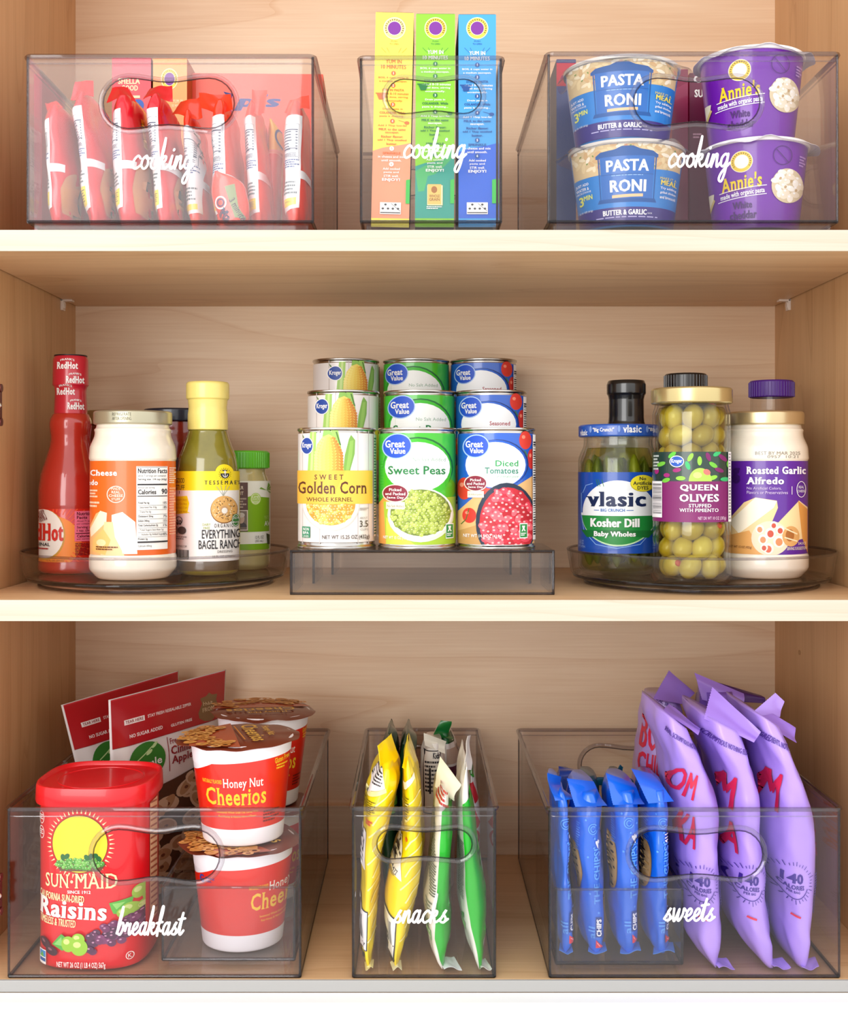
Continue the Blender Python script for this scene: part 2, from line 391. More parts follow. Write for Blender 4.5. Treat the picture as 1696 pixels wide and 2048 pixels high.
structure('trim_2', M('#fbfbfb', .35), [(XL-.06, XR+.06, -.022, -.0012, ZF-.16, ZF-.0102)])
for zt, lab in ((.2087, 'pale maple upper shelf board carrying the three clear bins lettered cooking'), (-.1117, 'pale maple middle shelf board carrying two turntables and the can riser')):
    t = thing('shelf', (0, 0, zt), lab, 'shelf', 'adjustable maple shelves')
    g = Geo(); g.box(XL+.0016, XR-.0016, .0012, YB-.001, -.0182, 0); g.build('board', W_S, t, bevel=.0005)
    g = Geo(); g.box(XL+.0016, XR-.0016, 0, .0012, -.0182, 0); g.build('edge_band', W_E, t)
PIN = M('#e6d8cb', .25, coat=.6)
def pin(x, y, z, sg, lab):
    t = thing('shelf_pin', (x, y, z), lab, 'shelf pin', 'clear shelf support pins')
    g = Geo(); g.box(min(0, sg*.013), max(0, sg*.013), -.005, .005, -.0022, 0); g.build('tab', PIN, t, bevel=.0006)
    g = Geo(); g.box(min(0, sg*.003), max(0, sg*.003), -.005, .005, -.012, 0)
    g.tube([(0, 0, -.006), (sg*.004, 0, -.006)], .004, n=10); g.build('peg', PIN, t, bevel=.0005)
pin(XL, .295, .1905, 1, 'clear plastic shelf pin under the upper shelf on the wall above the hot sauce bottle')
pin(XR, .295, .1905, -1, 'clear plastic shelf pin under the upper shelf on the wall above the alfredo jar')
pin(XL, .05, .1905, 1, 'clear plastic shelf pin near the front edge under the upper shelf above the hot sauce')
# the hinge of the cabinet door, half out of the frame
def hinge(z, k, lab):
    t = thing('door_hinge', (SX(0, -.012), -.012, z), lab, 'hinge', 'dark cabinet door hinges')
    mb = M('#5a1f1a', .3, .6)
    g = Geo()
    for s in (-1, 1): g.tube([(-.012, 0, s*.0145*k), (.0016, 0, s*.0145*k)], .0036*k, n=12)
    g.box(-.012, .0008, -.003, .003, -.012*k, .012*k); g.build('knuckle', mb, t, smooth='auto')
    g = Geo(); g.ball((.0002, -.004, -.0003), (.0026, .0026, .0026)); g.build('screw', M('#d8d6d6', .2, 1), t, smooth=True)
hinge(at(0, 810, -.012).z, 1, 'dark reddish hinge at the cabinet edge level with the hot sauce bottle')
hinge(at(0, 1788, -.012).z, 1, 'dark reddish hinge at the cabinet edge beside the breakfast bin')
g = Geo()
g.lathe([(.0001, 0), (.0026, 0), (.0026, .0004), (.0016, .0004), (.0014, -.002), (.0001, -.002)], 16)
o = g.build('pin_hole', M('#b0855a', .5), smooth='auto'); o.location = (XR-.0004, at(1590, 1305, 0).y+.26, at(1590, 1305, .26).z); o.rotation_euler = (0, -pi/2, 0)
tag(o, 'small wooden plug in the maple wall above the purple popcorn bags', 'plug')
# ---------------------------------------------------------------- handwriting
GL = {'c': (.8, [[(.74, .8), (.5, 1), (.18, .7), (.1, .3), (.34, 0), (.86, .3)]]), 'o': (.88, [[(.5, 1), (.18, .75), (.1, .25), (.38, 0), (.68, .3), (.62, .85), (.42, .98), (.55, .78), (.9, .82)]]),
 'k': (.92, [[(0, .1), (.28, 1.5), (.32, 2.35)], [(.32, 2.35), (.16, 1.2), (.06, 0)], [(.1, .4), (.35, .92), (.58, .92), (.5, .6), (.16, .5)], [(.3, .5), (.55, .04), (.95, .3)]]),
 'i': (.5, [[(0, .2), (.22, 1)], [(.22, 1), (.12, .2), (.26, 0), (.52, .3)], [(.3, 1.42), (.33, 1.5)]]),
 'n': (.86, [[(0, .25), (.18, 1), (.1, 0)], [(.1, .05), (.36, .85), (.56, .95), (.56, .3), (.64, 0), (.88, .3)]]),
 'g': (.9, [[(.66, .82), (.46, 1), (.16, .7), (.12, .2), (.34, .03), (.6, .4), (.7, 1)], [(.7, 1), (.6, -.3), (.36, -1.1), (.1, -.95), (.3, -.4), (.95, .3)]]),
 'b': (.84, [[(.0, .1), (.3, 1.4), (.38, 2.3)], [(.36, 2.3), (.14, 1.1), (.06, .1)], [(.08, .3), (.3, .9), (.56, .95), (.6, .5), (.36, 0), (.1, .1)], [(.58, .7), (.88, .75)]]),
 'r': (.72, [[(0, .3), (.16, 1), (.2, .75), (.5, .9)], [(.5, .9), (.42, .3), (.52, 0), (.76, .3)]]), 'e': (.74, [[(0, .3), (.42, .5), (.56, .85), (.36, 1), (.12, .6), (.16, .12), (.42, 0), (.78, .34)]]),
 'a': (.94, [[(.64, .82), (.44, 1), (.16, .7), (.1, .2), (.32, .02), (.56, .4), (.7, 1)], [(.7, 1), (.6, .2), (.7, 0), (.98, .3)]]),
 'f': (.6, [[(0, .3), (.36, 1.4), (.46, 2.3), (.34, 2.2), (.2, 1.1), (.12, -.1)], [(-.05, .95), (.52, 1.05)], [(.2, .6), (.4, .3), (.64, .35)]]),
 's': (.74, [[(.0, .15), (.34, .75), (.5, 1.05), (.36, .85), (.3, .7), (.54, .35), (.42, .03), (.16, .05)], [(.42, .03), (.76, .3)]]),
 't': (.52, [[(0, .3), (.34, 1.8)], [(.34, 1.8), (.16, .3), (.28, 0), (.56, .34)], [(-.05, 1.25), (.58, 1.35)]]),
 'w': (1.16, [[(.06, 1), (.1, .2), (.24, 0), (.56, .95)], [(.56, .95), (.5, .2), (.64, 0), (.92, .5), (.98, 1), (1.18, .82)]])}
def spline(p, n=7):
    if len(p) < 3: return p
    q = [p[0]]+p+[p[-1]]; out = []
    for i in range(1, len(q)-2):
        a, b, c, d = (Vector(x) for x in q[i-1:i+3])
        for k in range(n):
            t = k/n; out.append(tuple(.5*(2*b+(c-a)*t+(2*a-5*b+4*c-d)*t*t+(3*b-a-3*c+d)*t**3)))
    return out+[p[-1]]
def handwriting(word, x0, x1, ybase, yx, w, m, parent, y):
    """vinyl letters between x0 and x1: baseline and x-height lines, stroke width w, on a front at depth y"""
    tot = sum(GL[c][0] for c in word); k = (x1-x0)/tot; h = yx-ybase; x = x0; g = Geo()
    for c in word:
        a, st = GL[c]
        for p in st:
            P = [(x+(q[0]+.16*(q[1]-.5))*k, 0, ybase+q[1]*h) for q in spline(p)]
            g.tube(P, w/2, n=10)
            for e in (P[0], P[-1]): g.ball(e, (w/2,)*3, 10, 8)
        x += a*k
    g.v = [(a, y+b*.18, c) for a, b, c in g.v]
    return g.build('lettering', m, parent, smooth='auto')
# ---------------------------------------------------------------- clear bins
def hole_outline(cx, cz, w, h, dip=.08, n=12):
    """long grip hole: round ends, sides pinched a little towards the middle"""
    r = h/2; P = []
    for sx, a0 in ((1, -90), (-1, 90)):
        for i in range(n+1):
            a = R(a0+180*i/n); P.append((cx+sx*(w/2-r)+r*cos(a), cz+r*sin(a)))
        s = 1 if sx > 0 else -1                      # top edge goes +x -> -x, bottom back
        for i in range(1, 8):
            t = i/8; x = (w/2-r)*(1-2*t)*s; P.append((cx+x, cz+s*r*(1-dip*(sin(pi*t)**2)*2)))
    return P
def panel_with_hole(g, x0, x1, z0, z1, y0, y1, hole):
    b = bmesh.new(); o = [b.verts.new((x, y0, z)) for x, z in ((x0, z0), (x1, z0), (x1, z1), (x0, z1))]; q = [b.verts.new((x, y0, z)) for x, z in hole]
    es = [b.edges.new((l[i], l[(i+1) % len(l)])) for l in (o, q) for i in range(len(l))]
    bmesh.ops.triangle_fill(b, edges=es, use_beauty=True); b.verts.index_update(); n = len(b.verts)
    v = [p.co[:] for p in b.verts]; f = [tuple(p.index for p in k.verts) for k in b.faces]; b.free()
    F = f+[tuple(i+n for i in k[::-1]) for k in f]
    for l, k in ((range(4), 4), (range(4, n), n-4)):
        l = list(l); F += [(l[i], l[(i+1) % k], l[(i+1) % k]+n, l[i]+n) for i in range(k)]
    g.add(v+[(x, y1, z) for x, _, z in v], F)
def clear_bin(name, x0, x1, y0, dep, z0, H, lab, word=None, wpos=None, hole=None, foot=0., mats=None, draft=.0012, group='clear bins with white lettering', rimr=.0021):
    cx, w, t = (x0+x1)/2, x1-x0, .002; w2 = w/2-draft
    T = thing(name, (cx, y0, z0), lab, 'storage bin', group); m = mats or ACRYL
    zb = foot; g = Geo()
    for y, s in ((draft, 0), (dep-draft-t, 1)):
        if hole: panel_with_hole(g, -w2, w2, zb+.002, H-.002, y, y+t, hole_outline(*hole))
        else: g.box(-w2, w2, y, y+t, zb+.002, H-.002)
    for s in (-1, 1): g.box(*sorted((s*w2, s*(w2-t))), draft+t+.0002, dep-draft-t-.0002, zb+.002, H-.002)
    g.box(-w2+t, w2-t, draft+t, dep-draft-t, zb+.0002, zb+.002)
    if foot: # recessed foot ring under the floor
        for y in (.006, dep-.008): g.box(-w2+.005, w2-.005, y, y+t, 0, zb)
        for s in (-1, 1): g.box(*sorted((s*(w2-.005), s*(w2-.007))), .0082, dep-.0082, 0, zb)
    g.build('body', m, T)
    g = Geo()
    for s in (-1, 1):
        for y in (draft+.001, dep-draft-.001): g.tube([(s*(w2-.0005), y, zb+.002), (s*(w2-.0005), y, H-.002)], .0011, n=8)
    P = [(-w2+.001, draft+.001, zb+.0016), (w2-.001, draft+.001, zb+.0016), (w2-.001, dep-draft-.001, zb+.0016), (-w2+.001, dep-draft-.001, zb+.0016)]
    for i in range(4): g.tube([P[i], P[(i+1) % 4]], .0016, n=8)
    g.build('corner_edge', EDGE, T, smooth='auto')
    g = Geo(); r = .006; P = []
    for sx, sy, a0 in ((1, 0, -90), (1, 1, 0), (-1, 1, 90), (-1, 0, 180)):
        for i in range(5):
            a = R(a0+90*i/4); P.append((sx*(w/2-r)+r*cos(a), (r if not sy else dep-r)+r*sin(a), H-rimr))
    g.tube(P, rimr, True, 8)
    if rimr > .002: g.cur = 1; g.tube([(x*.9965, y+.0006, z-.0062) for x, y, z in P], .0007, True, 6)
    g.build('rim', [RIM, GRIP], T, smooth='auto')
    if hole:
        for y in (draft+.001, dep-draft-.001):
            g = Geo(); g.tube([(x, y, z) for x, z in hole_outline(*hole)], .0022, True, 8); g.cur = 1
            k = hole; g.tube([(x, y-.0012, z) for x, z in hole_outline(k[0], k[1], k[2]-.005, k[3]-.005, *k[4:])], .0006, True, 6); g.build('handle', [GRIP, EDGE], T, smooth='auto')
    if word:
        handwriting(word, *wpos, WHT, T, draft-.00025)
    return T
def ppb(x, y, Y, T): # photo px -> bin local x, z on its front
    p = at(x, y, Y); return p.x-T[0], p.z-T[1]
def bin_px(lab, px0, px1, ytop, Y, zs, dep, hole_px, word, wpx, foot, **k):
    x0, x1 = SX(px0, Y), SX(px1, Y); cx = (x0+x1)/2; H = at(0, ytop, Y).z-zs; s = (DIST+Y)/FPX
    hx0, hx1, hy0, hy1 = hole_px; h = ((SX((hx0+hx1)/2, Y)-cx), at(0, (hy0+hy1)/2, Y).z-zs, (hx1-hx0)*s, (hy1-hy0)*s)
    w = (SX(wpx[0], Y)-cx, SX(wpx[1], Y)-cx, at(0, wpx[2], Y).z-zs, at(0, wpx[3], Y).z-zs, .0021)
    return clear_bin('storage_bin', x0, x1, Y, dep, zs, H, lab, word, w, h, foot, **k)
ZU, ZM = .2087, -.1117
bin_px('clear bin lettered cooking holding red noodle packets, on the upper shelf', 50, 629, 108, .015, ZU, .318, (200, 474, 150, 262), 'cooking', (264, 386, 337, 311), .009)
bin_px('narrow clear bin lettered cooking holding three tall pasta boxes, on the upper shelf', 718, 1006, 111, .015, ZU, .318, (768, 968, 152, 232), 'cooking', (807, 932, 315, 290), .009)
bin_px('clear bin lettered cooking holding blue and purple pasta cups, on the upper shelf', 1094, 1680, 103, .015, ZU, .318, (1262, 1526, 150, 256), 'cooking', (1337, 1460, 333, 307), .009)
bin_px('clear bin lettered breakfast holding a red raisin canister and cereal cups', 12, 604, 1614, .002, ZF, .318, (180, 445, 1654, 1768), 'breakfast', (234, 366, 1870, 1846), .0)
bin_px('narrow clear bin lettered snacks holding yellow and green snack bags', 702, 994, 1613, .002, ZF, .318, (748, 950, 1654, 1724), 'snacks', (790, 896, 1846, 1822), .0)
bin_px('clear bin lettered sweets holding blue cookie packs and purple popcorn bags', 1096, 1684, 1614, .002, ZF, .318, (1256, 1532, 1656, 1762), 'sweets', (1330, 1430, 1842, 1818), .0)
# ---------------------------------------------------------------- turntables and riser
STEP = clear('riser_acrylic', (.972, .966, .97), 1.5)
def turntable(cx, cy, rr, lab):
    t = thing('turntable', (cx, cy, ZM), lab, 'turntable', 'clear turntables')
    g = Geo(); b = rr-.018
    g.lathe(rounded([(b-.012, 0), (b, 0), (b, .0045), (b-.012, .0045), (b-.012, 0)], .001), 96); g.build('base', STEP, t, smooth='auto')
    g = Geo(); g.lathe([(.02, .0045), (.03, .0045), (.03, .0075), (.02, .0075), (.02, .0045)], 48); g.build('bearing', EDGE, t, smooth='auto')
    g = Geo()
    g.lathe(rounded([(.0005, .0075), (rr-.009, .0075), (rr-.004, .011), (rr, .0335), (rr-.0025, .0335), (rr-.006, .0115), (rr-.009, .0105), (.0005, .0105), (.0005, .0075)], .0012), 96)
    g.build('tray', ACRYL, t, smooth='auto')
    for r_, z, q, m in ((rr-.0012, .0335, .0013, RIM), (rr-.0075, .0085, .0016, EDGE), (b, .0022, .0014, EDGE)):
        g = Geo(); g.tube([(r_*sin(2*pi*i/96), -r_*cos(2*pi*i/96), z) for i in range(96)], q, True, 8)
        g.build('rim' if m is RIM else 'ring', m, t, smooth='auto')
TL, TR = (-.2586, .155), (.2804, .155)
turntable(*TL, .131, 'clear round turntable carrying the hot sauce and ranch dressing bottles')
turntable(*TR, .131, 'clear round turntable carrying the pickle jar and olive jar')
ZT = ZM+.0105+.0001   # where things stand on a tray
RS = thing('can_riser', (0, .042, ZM), 'smoky clear three-step riser carrying nine food cans on the middle shelf', 'riser')
RX0, RX1 = SX(580, .042), SX(1109, .042); CANZ = [ZM+.0405, ZM+.0815, ZM+.1225]; CANY = [.085, .185, .285]
for i, (h, y0, y1) in enumerate(((.0405, 0, .1), (.0815, .1, .2), (.1225, .2, .298))):
    q = .0115*i; a, b = RX0+q, RX1-q; g = Geo(); t = .0026
    g.box(a, b, y0, y0+t, max(0, h-.0445) if i else 0, h-t); g.box(a, b, y0, y1, h-t, h)
    for x in (a, b-t): g.box(x, x+t, y0+t+.0002, y1, 0, h-t-.0002)
    s = g.build('step', STEP, RS, bevel=.0008)
    g = Geo()
    for x in (a+.001, b-.001):
        g.tube([(x, y0+.0008, .001), (x, y0+.0008, h-.0008)], .0013)
    for z in ((.0012, h-.0012) if i == 0 else (h-.0012,)): g.tube([(a, y0+.0008, z), (b, y0+.0008, z)], .0012)
    g.build('edge', EDGE, s, smooth='auto')
# ---------------------------------------------------------------- food cans
CH, CRAD = .1108, .0367
def can_body(t):
    r = CRAD; p = rounded([(.0002, .0022), (r-.004, .0022), (r-.0034, 0), (r, 0), (r+.0002, .0018), (r-.0011, .0032), (r-.0011, .0058), (r-.0008, .0062), (r-.0008, CH-.0052), (r-.0011, CH-.0042), (r-.0011, CH-.003), (r+.0002, CH-.0018), (r, CH), (r-.003, CH), (r-.0034, CH-.0034), (r-.013, CH-.0034), (r-.014, CH-.003), (.0002, CH-.003)], .0004)
    lathe_obj('body', p, SIL, t)
def can_art(px, w, yt, yb): # author in photo px: silhouette width, top and bottom of the can
    return Art(fr(px-w/2, px+w/2, -CRAD, CRAD), fr(yt, yb, CH, 0))
def oval_logo(A, cx, cy, rx, ry, fill, lines, edge='#e9effa'):
    A.ell(cx, cy, rx*1.1, ry*1.1, M(edge)).ell(cx, cy, rx, ry, M(fill))
    for s, x0, y0, x1, y1 in lines: A.text(s, x0, y0, x1, y1, WHT, .03)
def corn_art():
    A = can_art(673.5, 157, 853, 1093)
    for x in (606, 640, 714, 735): A.rect(x, 859, x+1.2, 1083, M('#c9bdb8'))
    A.poly([(622, 862), (634, 862), (632, 938), (617, 938)], M('#a4cf63')); A.poly([(626, 862), (630, 862), (627, 938), (622, 938)], M('#c5e08a'))
    A.poly([(606, 866), (609, 870), (618, 890), (614, 892)], M('#5f7d3f'))
    A.poly([(648, 859), (660, 859), (672, 872), (668, 890), (644, 884)], M('#8fc255')); A.poly([(662, 859), (676, 859), (684, 905), (676, 900)], M('#9ccc60')); A.poly([(671, 862), (674, 862), (682, 888), (679, 888)], M('#4f7a34'))
    A.poly([(697, 876), (701, 868), (709, 878), (708, 905), (699, 938), (686, 938), (689, 908)], M('#7fae4c')); A.poly([(699, 880), (706, 878), (703, 910), (697, 938), (691, 938)], M('#93bf5a'))
    A.poly([(629, 938), (630, 912), (636, 886), (646, 872), (658, 867), (668, 872), (679, 888), (685, 912), (687, 938)], M('#f1d868'))
    cols = ['#f6e58a', '#f7e27c', '#f5da6a', '#f2cf58', '#eec04a', '#e7a93c', '#dd9334', '#d0802c']
    for k in range(8):
        it = []
        for j in range(12):
            y = 874+j*5.6; hw = 28*min(1, ((y-862)/42)**.6); x = 658+(k-3.5)/4*hw
            it.append((x, y+(k % 2)*1.5, hw/7.2, 2.9, 0))
        A.many(it, M(cols[k]), 9)
    A.ell(616, 889, 12.5, 17.5, WHT).ell(616, 889, 11, 15.8, M('#1f469e')); A.text('Kroger', 607, 896, 625.5, 882, WHT, .03)
    A.rect(596, 938, 743, 1004, M('#f6bb42')); A.poly([(690, 938), (743, 938), (743, 1004), (660, 1004)], M('#f8c64a'))
    br = M('#5a2d16'); A.text('S W E E T', 631, 956, 686, 946, br, .02, .6); A.text('Golden Corn', 599, 984, 731, 959.5, br, .02, .5); A.text('WHOLE KERNEL', 615, 999, 704, 991, br, .01, .6)
    A.ell(662, 1004, 55, 53, M('#d8cfc6'), a0=0, a1=180); A.ell(662, 1004, 53, 50, M('#fbf8f4'), a0=0, a1=180); A.ell(662, 1004, 47, 42, M('#e0a23a'), a0=0, a1=180)
    A.scatter(662, 1004, 47, 43, 6.6, 4.4, [M('#f3c455'), M('#eeb043'), M('#f8d777'), M('#e39a35')], M('#fdeeb8'), low=True)
    A.text('NET WT 15.25 OZ (432g)', 646, 1075, 736, 1065, M('#4a3a32'), .01); A.text('3.5', 717, 1050, 733, 1037, M('#4a4038'), .01); A.text('ABOUT', 717, 1034, 732, 1030, M('#8a7f78')); A.text('CUPS', 718, 1057, 733, 1053, M('#8a7f78')); A.print(717, 1012, 735, 1018, 2, M('#9a8d84'))
    A.rect(608, 1049, 623, 1071, M('#2d8a62')); A.text('NON', 610, 1057, 621, 1051, WHT, .02); A.text('BPA', 610, 1064, 621, 1058.5, WHT, .02); A.text('LINER', 610, 1070, 621, 1066, WHT)
    A.rect(744, 866, 749.5, 1070, M('#e3dcd6')); A.print(744.5, 872, 749, 1068, 34, M('#2f6a5a'), .6)
    return A, '#ece5e2', M('#ece5e2', .3, coat=.5)
def gv_logo(A, cx, cy, rx, ry):
    A.ell(cx, cy, rx+2.2, ry+2.2, M('#a9c6f2'), rot=-12).ell(cx, cy, rx, ry, M('#1c50c8'), rot=-12)
    A.text('Great', cx-rx*.84, cy+ry*.12, cx+rx*.58, cy-ry*.52, WHT, .035); A.text('Value', cx-rx*.5, cy+ry*.66, cx+rx*.62, cy+ry*.16, WHT, .035)
def picked(A, cx, cy, rx, ry, sub):
    A.ell(cx, cy, rx+2, ry+2, M('#e8d8cc')).ell(cx, cy, rx, ry, M('#861532'))
    for i, (s, w) in enumerate((('Picked', .5), ('and Packed', .82), ('Same Day', .7))): A.text(s, cx-rx*w, cy-ry*(.26-.5*i), cx+rx*w, cy-ry*(.62-.5*i), WHT, .02)
    A.rect(cx-rx*.75, cy+ry+1, cx+rx*.78, cy+ry*1.95, M('#f0e6cf')); A.text(sub, cx-rx*.66, cy+ry*1.72, cx+rx*.68, cy+ry*1.42, M('#6b5a48'))
def badge(A, cx, cy):
    A.rect(cx-7.5, cy-15, cx+7.5, cy+15, WHT).rect(cx-6.5, cy-13, cx+6.5, cy+13, M('#1d8a3e')); A.poly([(cx-3, cy-10), (cx+3, cy-10), (cx+1.5, cy-4), (cx+4, cy+1), (cx+1.5, cy+1), (cx, cy-3), (cx-1.5, cy+1), (cx-4, cy+1), (cx-1.5, cy-4)], WHT)
    A.print(cx-5, cy+4, cx+5, cy+11, 2, WHT, .6)
def peas_art():
    A = can_art(834.5, 153, 853, 1093); A.clip = (760, 858, 909, 1084); g = M('#3ab822')
    A.poly([(759, 1005), (775, 985), (790, 1000), (800, 1084), (759, 1084)], M('#e8a04a')); A.poly([(770, 1000), (909, 990), (909, 1084), (775, 1084)], M('#a8c832')); A.poly([(775, 1030), (800, 1060), (830, 1084), (775, 1084)], M('#cfd84a'))
    A.ell(836, 932, 67, 60, M('#14662a')).ell(835, 935, 65.5, 60, M('#3ab822')).ell(835, 931, 62, 49, M('#f6f8f5'))
    A.text('No Salt Added', 826, 920, 888, 913, M('#8fae96')); A.text('Sweet Peas', 779, 946, 888, 929, M('#157a3a'), .025)
    gv_logo(A, 796, 890, 26.5, 23)
    A.ell(841, 1026, 63, 53, M('#dfe6cc')).ell(841, 1022, 61, 50, M('#f6f6ee')).ell(841, 1021, 57, 46, M('#6f8230')); A.scatter(841, 1021, 58, 46.5, 7.6, 4.5, [M('#a9bb4c'), M('#bccb62'), M('#93a63c')], M('#dfe7a6'))
    picked(A, 793.5, 983, 23, 16, 'No Salt Added'); badge(A, 895, 1058); A.text('NET WT 15 OZ (425g)', 771, 1075, 819, 1067.5, WHT, .01)
    return A, '#3ab822', M('#3ab822', .28, coat=.6)
def tom_art(seasoned=False):
    A = can_art(992, 154, 853, 1093); A.clip = (917, 858, 1066, 1084)
    A.poly([(915, 1022), (950, 990), (1005, 985), (1068, 945), (1068, 1084), (915, 1084)], M('#e2b478')); A.poly([(915, 1060), (970, 1040), (975, 1084), (915, 1084)], M('#c99a5c'))
    for x, y, rx, ry, c in ((1048, 878, 12, 18, '#d4382c'), (1060, 915, 8, 20, '#c92e2a'), (931, 974, 15, 22, '#d63a2c'), (972, 975, 14, 10, '#d84434'), (941, 1027, 13.5, 15, '#d8342a')):
        A.ell(x, y, rx, ry, M(c)); A.ell(x-rx*.3, y-ry*.35, rx*.28, ry*.2, M('#f08a72'))
    A.line([(925, 1045), (935, 1035), (941, 1013)], 1.6, M('#3f6a2a')); A.line([(1046, 898), (1052, 910)], 2, M('#3f7a3a'))
    A.ell(993, 925, 61, 48, M('#0d2f78')).ell(991, 926, 60, 48, M('#1f5cc4')).ell(991, 927, 57, 45, M('#f6f8fa'))
    if seasoned: A.text('Seasoned', 995, 930, 1036, 921, M('#a8283a'), .02)
    else:
        A.text('Diced', 991, 930, 1034, 918, M('#239a4c'), .02); A.text('Tomatoes', 971, 944.5, 1034, 932, M('#1f7d62'), .02); A.text('in tomato juice', 994, 954, 1034, 947, M('#4a9a62'), shear=.3)
    gv_logo(A, 954, 890, 23.5, 21)
    A.ell(1012, 1040, 58, 78, M('#1d2b42')).ell(1014, 1042, 53, 71, M('#c3202f')); A.scatter(1014, 1042, 54, 72, 11, 8.5, [M('#d72c40'), M('#e8465a'), M('#b81a2a'), M('#ef6470')], M('#f9b0b0'), ar=.7)
    picked(A, 954, 963, 20, 14.5, 'No Artificial Ingredients'); badge(A, 1043, 1057); A.text('NET WT 14.5 OZ (411g)', 931, 1072, 1003, 1063.5, WHT, .01)
    A.rect(1060.5, 866, 1067, 1076, WHT); A.barcode(1061.5, 880, 1066, 1068, INK, 40, True)
    return A, '#1f5cc4', M('#1f5cc4', .28, coat=.6)
def make_can(kind, art):
    t = thing('food_can', (0, 0, 0), 'x', 'can', None); can_body(t)
    A, col, m = art; g = Geo(); sleeve(g, CRAD-.0006, .0062, CH-.0052, .0001)
    lb = g.build('label', m, t, smooth=True)
    pr = A.build('artwork', cyl(CRAD-.0006), t, h0=.00018); me = pr.data
    # label and its print are one wrap of paper: join them
    V = [v.co[:] for v in lb.data.vertices]+[v.co[:] for v in me.vertices]; n = len(lb.data.vertices)
    F = [tuple(p.vertices) for p in lb.data.polygons]+[tuple(i+n for i in p.vertices) for p in me.polygons]
    I = [0]*len(lb.data.polygons)+[p.material_index+1 for p in me.polygons]
    def rn(c): v = Vector((c[0], c[1], 0)); return v.normalized()
    mats = [m]+list(me.materials)
    for o in (lb, pr): d = o.data; bpy.data.objects.remove(o); bpy.data.meshes.remove(d)
    link('label', V, F, mats, t, I, True, [rn(c) for c in V])
    return t
CANS = {'corn': (make_can('corn', corn_art()), 673.5, 673.5), 'pea': (make_can('pea', peas_art()), 834.5, 834.5), 'tomato': (make_can('tomato', tom_art()), 992, 992), 'season': (make_can('season', tom_art(True)), 0, 0)}
used = set()
def put_can(kind, row, px, rot, lab, grp):
    o = CANS[kind][0]
    if kind in used: o = copy_tree(o)
    used.add(kind); o.location = (SX(px, CANY[row]), CANY[row], CANZ[row]+.0001); o.rotation_euler = (0, 0, R(rot+face(SX(px, CANY[row]), CANY[row]))); o['label'] = lab; o['group'] = grp
put_can('corn', 0, 673.5, 0, 'golden corn can standing on the lowest riser step', 'golden corn cans')
put_can('corn', 1, 686.5, 13, 'golden corn can in the second row, tucked behind the lowest corn can', 'golden corn cans')
put_can('corn', 2, 692, 30, 'golden corn can on the top step of the riser', 'golden corn cans')
put_can('pea', 0, 834.5, 0, 'green sweet peas can standing on the lowest riser step', 'sweet peas cans')
put_can('pea', 1, 839, 1, 'green sweet peas can in the second row of the riser', 'sweet peas cans')
put_can('pea', 2, 832.5, -6, 'green sweet peas can on the top step of the riser', 'sweet peas cans')
put_can('tomato', 0, 992, 0, 'blue diced tomatoes can with a bowl of red tomatoes, on the lowest riser step', 'blue tomato cans')
put_can('season', 1, 981.5, -4, 'blue seasoned tomato can in the second row of the riser', 'blue tomato cans')
put_can('season', 2, 967, -4, 'blue seasoned tomato can on the top step of the riser', 'blue tomato cans')
# ---------------------------------------------------------------- jars and bottles
def wrap(t, A, rf, base, z0, z1, h0=.0003, a0=-180, a1=180, name='label', step=4, zs=None):
    """a label: a partial wrap of base colour and its printed artwork as one mesh"""
    g = Geo(); r = rf if callable(rf) else (lambda z: rf)
    sleeve(g, r, z0, z1, h0, a0, a1, 0, step, zs)
    V = list(g.v); F = list(g.f); I = [0]*len(F); mats = [base]
    if A:
        pr = A.build('artwork', (cyl(rf)[0], cyl(rf)[1], zs or []), t, h0=h0+.0001); me = pr.data; n = len(V)
        V += [v.co[:] for v in me.vertices]; F += [tuple(i+n for i in p.vertices) for p in me.polygons]; I += [p.material_index+1 for p in me.polygons]; mats += list(me.materials)
        bpy.data.objects.remove(pr); bpy.data.meshes.remove(me)
    return link(name, V, F, mats, t, I, True, [Vector((c[0], c[1], 0)).normalized() for c in V])
def lid(t, r, z0, z1, m, name='lid', ridges=0, c=None):
    g = Geo(); p = rounded([(.0002, z0), (r-.0015, z0), (r, z0+.001), (r, z1-.0015), (r-.0015, z1), (r-.004, z1), (r-.005, z1-.0008), (.0002, z1-.0008)], .0007)
    g.lathe(p, 72)
    if ridges:
        for k in range(ridges):
            a = 2*pi*k/ridges; g.tube([((r+.0001)*sin(a), -(r+.0001)*cos(a), z0+.001), ((r+.0001)*sin(a), -(r+.0001)*cos(a), z1-.002)], .0005, n=6)
    return g.build(name, m, t, smooth='auto')
def jar_art(px, w, r, yt, yb, z0, z1): return Art(fr(px-w/2, px+w/2, -r, r), fr(yb, yt, z0, z1))
def set_px(px, Y, z=None): return (SX(px, Y), Y, ZT if z is None else z)
